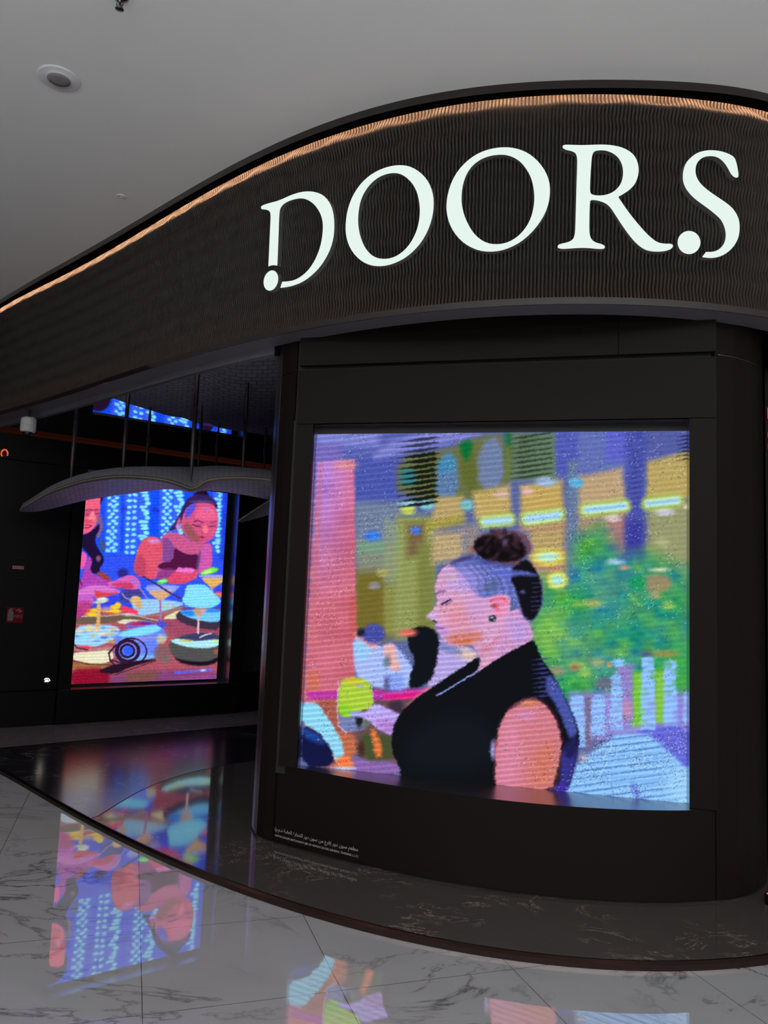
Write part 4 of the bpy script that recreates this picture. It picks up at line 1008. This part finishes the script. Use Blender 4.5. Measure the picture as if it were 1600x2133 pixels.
    p.poly([(1010, 1190), (1075, 1186), (1120, 1196), (1118, 1201), (1070, 1198), (1055, 1215), (1048, 1200)], (84, 100, 198), 3, .8)
    for k in range(7): p.line([(1108, 1215+k*9.5), (1129, 1213+k*9.5)], 1.5, (72, 76, 130), 1.2, .7)
    p.ell(1088, 1233, 5, 4, (90, 92, 150), 2, .8)
    bun = [(984, 1138), (992, 1120), (1010, 1110), (1022, 1110), (1036, 1101), (1052, 1108), (1066, 1103), (1084, 1110), (1098, 1116), (1107, 1130), (1108, 1146), (1098, 1158), (1086, 1164), (1080, 1178), (1058, 1176), (1020, 1168), (998, 1160), (986, 1150)]
    p.poly(bun, (96, 66, 84), 3); p.poly([(986, 1138), (994, 1122), (1012, 1114), (1030, 1116), (1042, 1126), (1060, 1112), (1076, 1120), (1092, 1138), (1092, 1156), (1080, 1168), (1050, 1172), (1016, 1166), (994, 1156)], (20, 16, 18), 3)
    for k in range(40):
        a_ = k*2.4; r_ = 12+46*((k*37) % 40)/40; x_ = 1046+r_*math.cos(a_); y_ = 1136+.55*r_*math.sin(a_)
        p.ell(x_, y_, 7+k % 5, 4+k % 3, (12, 10, 12) if k % 3 else (74, 46, 58), 3, .55, (k*53) % 180)
    p.ell(1052, 1130, 5, 8, (96, 76, 112), 3, .8, 20); p.ell(1074, 1128, 6, 12, (62, 40, 52), 4, .8); p.ell(982, 1146, 4, 6, (170, 80, 52), 3, .8); p.ell(1036, 1112, 12, 5, (72, 46, 60), 4, .8); p.line([(1100, 1118), (1108, 1134), (1106, 1148)], 3, (150, 116, 140), 2, .7)
    # ear and ear-ring
    p.poly([(1020, 1254), (1028, 1244), (1044, 1240), (1056, 1246), (1060, 1262), (1054, 1274), (1044, 1284), (1034, 1288), (1026, 1280), (1032, 1268)], (232, 138, 178), 2)
    p.line([(1022, 1252), (1032, 1246), (1046, 1245), (1054, 1252)], 4, (226, 70, 96), 2, .8); p.poly([(1028, 1258), (1044, 1252), (1050, 1262), (1038, 1272), (1030, 1268)], (206, 92, 110), 3, .9); p.ell(1028, 1262, 5, 5, (150, 62, 70), 3, .8)
    p.ell(1044, 1262, 5, 8, (238, 150, 200), 3, .8)
    p.ell(1026, 1288, 8.5, 7.5, (34, 40, 48), 1.6); p.ell(1024, 1286, 3, 2.4, (170, 176, 190), 1.4); p.ell(1030, 1291, 2, 2, (120, 130, 130), 1.4)
    # black dress
    dress = [(1114, 1330), (1120, 1352), (1132, 1378), (1144, 1392), (1160, 1418), (1174, 1446), (1190, 1480), (1202, 1503), (1208, 1532), (1206, 1556), (1197, 1592), (1183, 1650), (1020, 1700), (834, 1650), (834, 1612), (830, 1590), (816, 1570), (817, 1520), (826, 1495), (838, 1480), (870, 1452), (908, 1426), (950, 1398), (978, 1380), (998, 1367), (1001, 1376), (996, 1392), (985, 1404), (1008, 1392), (1030, 1376), (1060, 1358), (1086, 1346)]
    p.poly(dress, (15, 17, 22), 1.8)
    p.poly([(840, 1540), (940, 1480), (1030, 1510), (1030, 1600), (850, 1610)], (20, 25, 31), 20, .7)
    p.line([(912, 1448), (945, 1428), (985, 1404)], 3, (136, 150, 226), 1.3); p.line([(985, 1406), (1000, 1390)], 2.5, (176, 150, 220), 1.5, .8)
    p.poly([(1140, 1400), (1165, 1425), (1188, 1478), (1206, 1520), (1192, 1545), (1176, 1512), (1160, 1470), (1136, 1440)], (64, 78, 160), 4)
    p.poly([(1170, 1560), (1196, 1535), (1207, 1545), (1196, 1600), (1184, 1650), (1156, 1650), (1168, 1620)], (46, 44, 128), 4)
    p.poly([(1174, 1548), (1200, 1528), (1208, 1540), (1200, 1570), (1180, 1585)], (26, 26, 66), 4, .8)
    p.poly([(1146, 1640), (1180, 1630), (1184, 1652), (1148, 1650)], (62, 40, 170), 5, .8)
    for k in range(9):
        y = 1372+k*9.6; p.poly([(1108, y+3), (1130, y-1), (1150+k*1.5, y-2), (1132, y+3)], (58, 64, 138), 1.3, .8, 0)
    p.ell(1028, 1562, 6, 18, (140, 146, 206), 3); p.poly([(1030, 1540), (1036, 1545), (1037, 1590), (1032, 1585)], (160, 50, 60), 3)
    arm = [(1095, 1456), (1112, 1453), (1130, 1462), (1150, 1482), (1163, 1510), (1171, 1536), (1168, 1575), (1160, 1605), (1148, 1648), (1032, 1660), (1032, 1600), (1035, 1545), (1040, 1512), (1052, 1488), (1072, 1466)]
    p.poly(arm, (208, 118, 128), 2)
    p.poly([(1040, 1520), (1070, 1480), (1085, 1540), (1075, 1650), (1036, 1650)], (216, 128, 158), 12, .8)
    p.poly([(1110, 1560), (1160, 1540), (1160, 1600), (1145, 1648), (1100, 1645)], (208, 112, 88), 14, .8)
    p.poly([(1078, 1464), (1110, 1456), (1130, 1466), (1100, 1474)], (214, 128, 70), 5, .8)
    p.line([(1060, 1478), (1095, 1455), (1128, 1458), (1152, 1482), (1168, 1520), (1172, 1545)], 5, (66, 26, 48), 3, .8)
    p.ell(1095, 1490, 18, 10, (208, 136, 190), 8, .7)
    P = P0_; p.P = P0_
    # --- texture of the dots: faint slanted scan bands and dark specks
    c = p.c
    lum = c.max(1)/255
    yb = P[:, 1]+.10*(P[:, 0]-900); band = np.sin(2*np.pi*yb/11.3+2*(p.noise(90, 60, 30)-.5))
    c *= (1+.055*band*np.clip(lum*1.6-.3, 0, 1))[:, None]
    c += (26*np.clip(band-.45, 0, 1)*np.clip(lum*2-.5, 0, 1)*np.clip((1240-P[:, 0])/120, .25, 1))[:, None]
    k_ = np.clip((lum-.3)*3, 0, 1)[:, None]*.07; c += k_*(np.array([140, 135, 190])-c); c *= (1-.05*np.clip((lum-.3)*3, 0, 1))[:, None]
    fine = p.noise(2.3, 2.3, 31)-.5; c += (fine*14*np.clip(lum*2-.3, 0, 1))[:, None]
    r = np.random.default_rng(5).random(len(P)); cl = np.clip(p.noise(34, 30, 32)-.35, 0, 1)*1.6
    sp = ((r < .05*cl) & (lum > .5)).astype(float); boost = np.clip((P[:, 0]-1180)/40, 0, 1)*np.clip((P[:, 1]-1480)/60, 0, 1)
    sp = np.maximum(sp, ((r < .16*cl*boost)).astype(float)); c *= (1-.42*sp)[:, None]
    hi = ((r > 1-.03*cl-.08*cl*boost) & (lum > .5)).astype(float)[:, None]; c += hi*(np.array([240, 250, 240])-c)*.45
    return np.clip(c, 0, 255)

def paint_side(P0_):
    q = Paint(P0_, (0, 0, 0)); P = P0_+np.stack([q.noise(2.6, 2.2, 64)-.5, q.noise(2.6, 2.2, 65)-.5], 1)*1.3
    S, OX, OY = .23125, 130., 960.
    T = lambda pts: [(OX+x*S, OY+y*S) for x, y in pts]
    p = Paint(P, (24, 70, 232))
    PO = lambda pts, c, soft=1.2, op=1., sm=1: p.poly(T(pts), c, soft, op, sm)
    EL = lambda x, y, rx, ry, c, soft=1.0, op=1., tilt=0: p.ell(OX+x*S, OY+y*S, rx*S, ry*S, c, soft, op, tilt)
    LN = lambda pts, w, c, soft=.8, op=1.: p.line(T(pts), w*S, c, soft, op)
    PO([(0, 0), (1600, 0), (1600, 840), (0, 840)], (20, 74, 236), 3, 1, 0)
    PO([(0, 840), (1600, 840), (1600, 1300), (0, 1300)], (46, 78, 232), 6, 1, 0)
    rr = np.random.default_rng(3)
    for x0, x1, kind in ((400, 520, 's'), (570, 680, 'p'), (700, 780, 'd'), (885, 990, 's'), (1005, 1090, 'd'), (1365, 1455, 'w')):
        PO([(x0-8, 120), (x1+8, 120), (x1, 835), (x0-14, 835)], (62, 100, 240), 3, .85, 0)
        y = 150; k = 0
        while y < 830:
            sh = -(y-400)*.045
            if kind == 's': xs = (x0+28, x0+88) if k % 2 == 0 else (x0+62,)
            elif kind == 'p': xs = (x0+30, x0+82)
            elif kind == 'd': xs = (x0+14+(k % 4)*18, x0+50+(k % 4)*8)
            else: xs = (x0+22+(k % 3)*20, x0+56-(k % 2)*10)
            for x in xs: EL(x+sh+rr.normal(0, 3), y+rr.normal(0, 3), 21+rr.normal(0, 3), 14, (128, 226, 255), 1.1, .95, rr.normal(0, 12))
            y += 30 if kind == 's' else 52 if kind == 'p' else 33; k += 1
    EL(840, 445, 30, 26, (36, 44, 190), 2, .7); EL(555, 430, 26, 24, (40, 50, 190), 2, .7)
    # table
    PO([(60, 1330), (1500, 1330), (1480, 2100), (40, 2100)], (164, 78, 94), 4, 1, 0)
    PO([(900, 1380), (1450, 1380), (1430, 1700), (900, 1560)], (150, 70, 96), 8)
    PO([(60, 1810), (520, 1830), (500, 1930), (60, 1900)], (158, 100, 62), 4)
    PO([(50, 1880), (420, 1860), (460, 2040), (50, 2040)], (134, 16, 44), 5)
    PO([(430, 1900), (1430, 1870), (1420, 2040), (420, 2040)], (122, 62, 112), 6)
    PO([(560, 1900), (900, 1890), (800, 2000), (560, 1990)], (116, 78, 58), 6, .8)
    PO([(1000, 1960), (1420, 1920), (1410, 2020), (1000, 2030)], (150, 70, 150), 6, .8)
    # woman at the left
    EL(250, 300, 120, 140, (34, 18, 46), 2)
    PO([(200, 300), (340, 290), (342, 330), (342, 430), (332, 505), (312, 565), (255, 640), (180, 668), (160, 600)], (228, 92, 122), 1.5)
    PO([(200, 440), (335, 432), (330, 500), (200, 490)], (190, 66, 104), 2, .8)
    LN([(200, 445), (250, 436), (270, 446)], 9, (140, 46, 90)); LN([(286, 440), (332, 432)], 9, (140, 46, 90)); LN([(205, 490), (255, 484)], 8, (120, 40, 90)); LN([(290, 480), (330, 472)], 8, (120, 40, 90))
    PO([(262, 450), (290, 460), (300, 530), (255, 545), (225, 540)], (238, 130, 150), 1.5, .9); EL(236, 545, 40, 14, (200, 66, 90), 1.6, .8)
    PO([(185, 580), (220, 572), (280, 580), (230, 612), (190, 605)], (176, 28, 74), 1.2); LN([(195, 590), (240, 588)], 5, (240, 190, 220))
    PO([(312, 480), (350, 470), (372, 600), (330, 700), (300, 690)], (116, 84, 140), 2)
    PO([(172, 668), (230, 655), (300, 600), (332, 560), (336, 620), (292, 690), (308, 770), (372, 860), (372, 920), (330, 970), (345, 1020), (270, 1015), (238, 995), (268, 890), (205, 810), (165, 770)], (30, 16, 54), 1.5)
    EL(325, 880, 20, 26, (150, 100, 130), 2, .8); EL(360, 760, 28, 55, (70, 80, 110), 2, .8, -10)
    PO([(168, 800), (228, 850), (205, 960), (150, 985)], (238, 84, 160), 2)
    PO([(235, 860), (272, 885), (245, 1000), (330, 1045), (440, 1070), (560, 1140), (280, 1190), (250, 1330), (180, 1420), (60, 1430), (130, 1180), (205, 960)], (166, 62, 170), 2)
    PO([(300, 1010), (350, 990), (430, 1050), (430, 1085), (360, 1060)], (150, 58, 58), 2)
    LN([(150, 1060), (172, 1115)], 14, (110, 26, 60))
    EL(545, 1010, 50, 40, (44, 30, 100), 3, .8); PO([(510, 1170), (720, 1120), (720, 1250), (520, 1290)], (66, 58, 120), 3, .8)
    # woman leaning in, middle
    PO([(700, 722), (788, 676), (868, 690), (905, 760), (920, 850), (890, 900), (858, 965), (845, 1085), (640, 1020), (652, 900)], (212, 80, 104), 1.6)
    PO([(660, 860), (740, 840), (760, 1060), (640, 1020)], (168, 58, 92), 4, .7); EL(825, 722, 50, 22, (206, 140, 214), 2, .8)
    PO([(880, 690), (960, 640), (1070, 655), (1165, 725), (1285, 748), (1340, 735), (1352, 850), (1338, 980), (1225, 1005), (1200, 1080), (830, 1080), (850, 960), (905, 800)], (192, 84, 134), 1.6)
    PO([(900, 690), (960, 700), (1008, 775), (1040, 860), (1000, 940), (900, 930), (905, 780)], (128, 68, 140), 1.6)
    PO([(1005, 775), (1060, 815), (1140, 848), (1230, 838), (1240, 900), (1205, 1000), (1060, 990), (850, 975), (880, 920), (1000, 905)], (78, 20, 62), 1.6)
    PO([(1225, 820), (1260, 800), (1250, 990), (1200, 1000)], (92, 70, 130), 2, .8); PO([(850, 1010), (930, 960), (1060, 990), (1000, 1060), (850, 1080)], (130, 50, 130), 3, .8)
    PO([(1262, 760), (1335, 740), (1350, 850), (1335, 985), (1215, 1030), (1240, 900)], (196, 84, 166), 2)
    EL(1250, 320, 72, 50, (40, 22, 60), 1.5); EL(1260, 300, 50, 44, (30, 14, 44), 1.5)
    PO([(1095, 400), (1130, 330), (1220, 300), (1330, 310), (1392, 380), (1400, 440), (1320, 380), (1180, 380), (1110, 430), (1085, 520), (1060, 590), (960, 640), (940, 650), (1010, 560), (1060, 470)], (52, 32, 84), 1.6)
    PO([(1108, 440), (1175, 378), (1300, 372), (1378, 402), (1404, 500), (1400, 600), (1362, 690), (1296, 742), (1240, 748), (1160, 722), (1085, 655), (1068, 560), (1086, 490)], (204, 80, 124), 1.6)
    PO([(1110, 440), (1170, 385), (1210, 390), (1190, 440), (1150, 500), (1100, 520)], (70, 74, 226), 2.5, .9); PO([(1130, 360), (1330, 350), (1390, 400), (1300, 372), (1180, 382)], (84, 62, 130), 2, .9)
    PO([(1200, 420), (1340, 410), (1390, 480), (1380, 540), (1200, 530)], (230, 94, 142), 3, .8); EL(1300, 440, 20, 20, (170, 110, 190), 2, .8)
    PO([(1085, 560), (1150, 560), (1200, 640), (1260, 720), (1200, 735), (1110, 680)], (140, 78, 82), 3, .85)
    LN([(1178, 548), (1220, 536), (1268, 556)], 9, (110, 40, 90)); LN([(1330, 556), (1390, 548)], 8, (120, 46, 100))
    LN([(1172, 572), (1200, 586), (1248, 592)], 9, (60, 34, 70)); LN([(1318, 590), (1380, 585)], 9, (90, 46, 110)); EL(1210, 570, 32, 10, (190, 70, 120), 1.5, .6)
    PO([(1280, 570), (1305, 590), (1318, 640), (1280, 655), (1256, 640)], (238, 116, 134), 1.5, .9); EL(1262, 645, 10, 7, (150, 50, 80), 1, .8)
    PO([(1225, 682), (1262, 672), (1300, 690), (1262, 702)], (150, 36, 56), 1.2); EL(1300, 705, 40, 30, (190, 76, 150), 3, .5)
    EL(1048, 560, 18, 46, (180, 86, 130), 1.5, 1, 12); EL(1040, 590, 22, 15, (186, 130, 236), 1.5); EL(1052, 612, 14, 9, (230, 120, 130), 1.3)
    PO([(950, 1062), (1040, 960), (1100, 975), (1200, 968), (1205, 1020), (1188, 1065), (1090, 1112), (1000, 1110), (850, 1085)], (210, 70, 104), 1.6)
    PO([(1015, 1000), (1045, 952), (1080, 968), (1120, 962), (1190, 970), (1190, 1005), (1120, 1010), (1060, 1000)], (222, 110, 196), 1.6)
    # hands at the left
    PO([(400, 1100), (470, 1080), (560, 1036), (640, 1028), (690, 1068), (712, 1140), (650, 1165), (520, 1142), (430, 1140)], (206, 92, 178), 1.5)
    PO([(420, 1110), (560, 1085), (640, 1110), (640, 1160), (520, 1145)], (192, 56, 92), 2.5, .9)
    LN([(640, 1060), (700, 1150), (770, 1245)], 16, (126, 120, 226), 1.0, .9)
    PO([(128, 1175), (250, 1118), (390, 1120), (460, 1150), (545, 1170), (440, 1222), (300, 1245), (280, 1205), (130, 1222)], (204, 108, 196), 1.5)
    PO([(280, 1160), (340, 1180), (440, 1190), (520, 1175), (430, 1222), (300, 1250)], (202, 62, 70), 2.5, .95)
    PO([(110, 1210), (280, 1205), (290, 1290), (210, 1345), (110, 1340)], (186, 88, 190), 1.5); PO([(110, 1270), (280, 1260), (230, 1380), (150, 1440), (110, 1440)], (170, 52, 112), 4, .8)
    PO([(300, 1270), (380, 1230), (500, 1200), (510, 1310), (380, 1330)], (52, 66, 216), 3); LN([(535, 1195), (570, 1235), (620, 1255)], 10, (150, 140, 220))
    # plates and dishes on the table
    PO([(620, 1260), (780, 1238), (1085, 1268), (1090, 1300), (880, 1375), (700, 1405), (640, 1350)], (146, 192, 230), 1.8)
    EL(660, 1255, 50, 40, (214, 176, 116), 2); EL(690, 1300, 30, 36, (206, 156, 96), 2, .8); EL(940, 1315, 70, 14, (186, 186, 150), 2, .7)
    PO([(700, 1400), (900, 1360), (1090, 1300), (1120, 1310), (900, 1400)], (150, 112, 100), 1.6)
    PO([(880, 1425), (1050, 1340), (1100, 1350), (1060, 1405), (1020, 1425)], (214, 212, 172), 1.6); PO([(480, 1442), (560, 1402), (700, 1415), (850, 1445), (700, 1470), (520, 1470)], (210, 212, 178), 1.6)
    PO([(110, 1430), (200, 1400), (400, 1400), (560, 1385), (640, 1390), (870, 1440), (860, 1455), (560, 1420), (500, 1450), (120, 1475)], (104, 86, 72), 1.6)
    LN([(170, 1402), (400, 1398), (560, 1380), (650, 1392), (860, 1438)], 7, (196, 190, 206))
    for x, y, rx, ry in ((270, 1382, 60, 20), (290, 1345, 50, 16), (420, 1345, 66, 20), (470, 1320, 46, 22), (500, 1300, 30, 26), (480, 1355, 50, 20)): EL(x, y, rx, ry, (230, 194, 44), 1.8)
    EL(440, 1375, 28, 12, (226, 90, 40), 1.6, .8); EL(230, 1345, 20, 14, (230, 80, 60), 2, .8); EL(400, 1330, 46, 22, (150, 120, 210), 2, .7)
    PO([(520, 1320), (560, 1300), (610, 1330), (680, 1345), (680, 1385), (600, 1370), (540, 1350)], (244, 56, 92), 2); EL(600, 1385, 50, 12, (206, 222, 206), 2, .8)
    PO([(110, 1490), (300, 1472), (480, 1482), (530, 1530), (480, 1610), (260, 1690), (80, 1660)], (150, 204, 242), 2)
    nz = p.noise(9, 6, 40)
    for k in range(26):
        EL(120+rr.random()*380, 1495+rr.random()*130, 20+rr.random()*22, 8+rr.random()*10, ((226, 214, 180), (74, 120, 232), (120, 210, 250), (214, 170, 120), (90, 110, 220))[k % 5], 1.6, .7)
    EL(240, 1510, 40, 28, (214, 206, 160), 2); EL(420, 1560, 46, 18, (206, 196, 150), 2, .8); EL(450, 1630, 46, 16, (190, 150, 96), 2, .8)
    PO([(90, 1640), (240, 1690), (460, 1660), (450, 1710), (240, 1735), (90, 1700)], (172, 120, 120), 1.8); EL(205, 1680, 58, 16, (244, 50, 60), 2); LN([(95, 1640), (130, 1685), (230, 1702)], 12, (50, 36, 60))
    PO([(80, 1730), (240, 1720), (445, 1700), (470, 1790), (330, 1838), (80, 1795)], (220, 216, 184), 1.6); LN([(80, 1798), (240, 1832), (440, 1838)], 9, (70, 50, 40))
    EL(360, 1252, 52, 24, (208, 216, 200), 1.6); EL(325, 1275, 40, 14, (190, 196, 170), 1.6); PO([(306, 1290), (350, 1290), (338, 1400), (342, 1500), (296, 1520), (312, 1400)], (214, 168, 104), 1.8); EL(315, 1520, 30, 20, (226, 190, 150), 2)
    PO([(560, 1470), (640, 1442), (800, 1450), (850, 1470), (700, 1500), (580, 1500)], (110, 100, 190), 1.6); EL(700, 1465, 95, 18, (186, 34, 90), 2); EL(760, 1462, 60, 14, (70, 40, 180), 2, .8)
    # glass jar with dark wire coils
    PO([(480, 1550), (600, 1510), (860, 1465), (930, 1540), (950, 1600), (860, 1640), (850, 1770), (460, 1820)], (96, 124, 238), 1.8)
    PO([(500, 1548), (870, 1462), (900, 1530), (700, 1580), (510, 1590)], (122, 210, 246), 2.5); PO([(850, 1560), (945, 1570), (930, 1640), (850, 1650)], (196, 190, 140), 3, .8); PO([(520, 1600), (850, 1570), (850, 1610), (520, 1640)], (150, 140, 206), 3, .7)
    PO([(500, 1770), (850, 1730), (840, 1790), (500, 1830)], (110, 180, 246), 3, .8)
    for rx, ry, w_, cx, cy in ((98, 92, 30, 590, 1712), (140, 118, 14, 618, 1716), (60, 56, 22, 585, 1712)):
        LN([(cx+rx*math.cos(a), cy+ry*math.sin(a)) for a in np.linspace(0, 6.283, 30)], w_, (48, 20, 48))
    EL(590, 1712, 44, 40, (44, 92, 252), 1.6); LN([(480, 1660), (420, 1730), (430, 1800), (480, 1850)], 16, (52, 24, 44)); LN([(430, 1790), (560, 1830), (760, 1800)], 12, (44, 22, 50))
    PO([(300, 1900), (420, 1850), (480, 1830), (830, 1780), (840, 1795), (600, 1860), (480, 1925)], (36, 18, 36), 1.8); LN([(470, 1930), (840, 1800)], 8, (70, 36, 46))
    # bowls at the right
    PO([(1010, 1402), (1060, 1345), (1180, 1335), (1440, 1330), (1430, 1530), (1250, 1512), (1080, 1465)], (58, 46, 66), 1.8)
    PO([(1050, 1352), (1180, 1338), (1440, 1330), (1435, 1452), (1280, 1450), (1110, 1405)], (110, 190, 240), 1.6); PO([(1060, 1350), (1200, 1345), (1190, 1400), (1090, 1390)], (30, 120, 238), 2.5, .9); PO([(1280, 1340), (1430, 1332), (1430, 1360), (1300, 1370)], (24, 110, 240), 2.5, .8)
    PO([(945, 1630), (1080, 1572), (1250, 1545), (1430, 1560), (1420, 1790), (1300, 1826), (1100, 1815), (985, 1760)], (76, 76, 76), 1.6)
    PO([(1040, 1602), (1130, 1560), (1280, 1548), (1425, 1575), (1420, 1612), (1180, 1625)], (58, 58, 100), 1.6)
    PO([(955, 1620), (1050, 1598), (1180, 1628), (1430, 1600), (1420, 1670), (1250, 1692), (1080, 1670)], (166, 222, 236), 1.6); EL(1110, 1620, 50, 12, (206, 186, 90), 2, .9); EL(1390, 1625, 40, 12, (190, 220, 130), 2, .8); LN([(1240, 1590), (1290, 1565), (1340, 1555)], 12, (200, 190, 200))
    PO([(990, 1765), (1100, 1800), (1300, 1815), (1415, 1760), (1400, 1815), (1280, 1850), (1090, 1835)], (24, 16, 30), 2); EL(1385, 1720, 24, 20, (160, 90, 80), 2.5, .8)
    EL(900, 1730, 80, 70, (112, 90, 92), 3, .7); EL(930, 1790, 40, 40, (110, 104, 96), 3, .7)
    LN([(1020, 1908), (1200, 1895), (1345, 1878)], 20, (92, 96, 226), 1.2); EL(1270, 1888, 22, 10, (180, 210, 255), 1.4)
    # cocktail glasses
    PO([(1225, 1035), (1470, 1035), (1465, 1080), (1358, 1148), (1340, 1148)], (216, 168, 92), 1.5); PO([(1225, 1020), (1470, 1025), (1470, 1058), (1235, 1055)], (150, 150, 236), 1.6, .9); LN([(1352, 1140), (1348, 1180)], 20, (190, 120, 150)); PO([(1370, 1150), (1470, 1140), (1460, 1190), (1390, 1190)], (60, 60, 226), 2); PO([(1365, 1180), (1450, 1185), (1440, 1235), (1400, 1220)], (244, 104, 76), 2)
    PO([(1240, 1012), (1270, 985), (1350, 955), (1400, 965), (1405, 992), (1330, 1022), (1260, 1032)], (112, 220, 48), 1.6); EL(1310, 1000, 46, 14, (190, 246, 190), 1.6, .8, -15)
    PO([(718, 1125), (880, 1112), (1060, 1122), (1050, 1150), (900, 1262), (868, 1262)], (126, 140, 226), 1.5); PO([(752, 1172), (880, 1160), (1020, 1165), (896, 1258), (872, 1258)], (208, 160, 120), 1.8); PO([(740, 1135), (1030, 1130), (1010, 1165), (760, 1170)], (150, 166, 240), 2.5, .7)
    LN([(882, 1258), (886, 1440)], 17, (160, 110, 160)); PO([(850, 1450), (890, 1435), (960, 1480), (900, 1510), (850, 1480)], (70, 76, 206), 2)
    PO([(845, 1090), (870, 1072), (930, 1058), (955, 1082), (930, 1105), (870, 1115)], (70, 208, 96), 1.5); EL(900, 1082, 30, 12, (150, 246, 160), 1.4, .8)
    LN([(732, 1045), (860, 1120), (980, 1195), (1090, 1250)], 17, (66, 44, 106))
    PO([(1112, 1130), (1150, 1112), (1240, 1110), (1300, 1122), (1345, 1172), (1435, 1252), (1405, 1300), (1300, 1335), (1120, 1312), (1068, 1250), (1105, 1205)], (116, 206, 244), 1.5)
    for k in range(8): LN([(1100+k, 1160+k*22), (1210, 1150+k*22), (1340+k*8, 1148+k*20)], 6, (164, 232, 255), 1.2, .7)
    PO([(1165, 1322), (1320, 1328), (1250, 1400), (1205, 1400)], (184, 146, 118), 1.6); PO([(1240, 1340), (1300, 1335), (1245, 1395)], (196, 160, 226), 2, .7); LN([(1226, 1395), (1222, 1550)], 20, (206, 172, 176))
    PO([(1440, 100), (1600, 100), (1600, 900), (1420, 900)], (22, 50, 190), 4, .6, 0)
    c = p.c; lum = c.max(1)/255
    c *= (1+.05*np.sin(2*np.pi*(P[:, 1]+.04*P[:, 0])/6.5))[:, None]
    c += ((p.noise(1.9, 1.9, 50)-.5)*22*np.clip(lum*2-.3, 0, 1))[:, None]
    return np.clip(c, 0, 255)

def screen(label, origin, ux, uz, nx, nz, painter, bezels, depth_dir):
    """LED wall: a grid of lit dots spanning ux (across) and uz (up) from its lower left corner"""
    root = thing('video_screen', label, 'screen')
    o, ux, uz = map(np.asarray, (origin, ux, uz))
    a, b = np.meshgrid(np.linspace(0, 1, nx), np.linspace(0, 1, nz)); V = o+a.reshape(-1, 1)*ux+b.reshape(-1, 1)*uz
    col = lin(painter(proj(V)))
    I = np.arange(nx*nz).reshape(nz, nx); q = np.stack([I[:-1, :-1], I[:-1, 1:], I[1:, 1:], I[1:, :-1]], -1).reshape(-1, 4)
    me = bpy.data.meshes.new('picture'); me.vertices.add(len(V)); me.vertices.foreach_set('co', V.ravel())
    me.loops.add(q.size); me.loops.foreach_set('vertex_index', q.ravel().astype(np.int32))
    me.polygons.add(len(q)); me.polygons.foreach_set('loop_start', np.arange(0, q.size, 4, dtype=np.int32)); me.update(calc_edges=True)
    at = me.color_attributes.new('dots', 'FLOAT_COLOR', 'POINT'); at.data.foreach_set('color', np.c_[col, np.ones(len(col))].ravel())
    me.materials.append(M['led_dots']); ob = bpy.data.objects.new('picture', me); SC.collection.objects.link(ob); ob.parent = root
    for nm, pts in bezels: mesh_obj(nm, pts, [(0, 1, 2, 3)], M['bezel'], root)
    dd = np.asarray(depth_dir); e = ux/np.linalg.norm(ux)*.01; h = np.array([0, 0, .03])
    box('housing', o-e-h+dd*.12, ux+2*e, -dd*.11, uz+2*h, M['dark'], root)
    return root
M['bezel'] = add_grain(mat_principled('bezel', (.004, .004, .006), .55), 40, .1)
LED_GAIN = 1.16
m = bpy.data.materials.new('led_dots'); m.use_nodes = True; n, l = m.node_tree.nodes, m.node_tree.links; n.remove(n['Principled BSDF'])
e = n.new('ShaderNodeEmission'); e.inputs[1].default_value = LED_GAIN; vc = n.new('ShaderNodeVertexColor'); vc.layer_name = 'dots'
l.new(vc.outputs[0], e.inputs[0]); l.new(e.outputs[0], n['Material Output'].inputs[0]); M['led_dots'] = m

zp = 2.503; L3 = lambda p, z: (p[0], p[1], z)
screen('wide lit video screen in the pillar showing a woman in black dress', (*BL, Z0), (*(BR-BL), 0), (0, 0, zp-Z0), 430, 430, paint_main,
       [('bezel', [L3(BL, zp), L3(BR, zp), L3(BR, Z1), L3(BL, Z1)])], (-SN[0], -SN[1], 0))
# narrow screen in the recess wall
ua = wall_hit(147, 1426, -REC)[0]-.05; ub = .5*(wall_hit(451, 1413, -REC)[0]+wall_hit(474, 1035, -REC)[0])
za = .5*(wall_hit(147, 1426, -REC)[1]+wall_hit(451, 1413, -REC)[1]); zb = wall_hit(182, 994, -REC)[1]
A0 = np.array(wp(ua, -REC, za)); B0 = np.array(wp(ub, -REC, za))
screen('narrow lit video screen in the recess wall showing two women at a table of food', A0, B0-A0, (0, 0, zb-za), 230, 300, paint_side,
       [('bezel', [wp(ub, -REC, zB), wp(uR, -REC, zB), wp(uR, -REC, zT+.02), wp(ub, -REC, zT+.02)]), ('bezel', [wp(uL-.1, -REC, zb), wp(ub, -REC, zb), wp(ub, -REC, zT+.02), wp(uL-.1, -REC, zT+.02)]),
        ('bezel', [wp(uL-.1, -REC, zB-.01), wp(ub, -REC, zB-.01), wp(ub, -REC, za), wp(uL-.1, -REC, za)])], (-WN[0], -WN[1], 0))
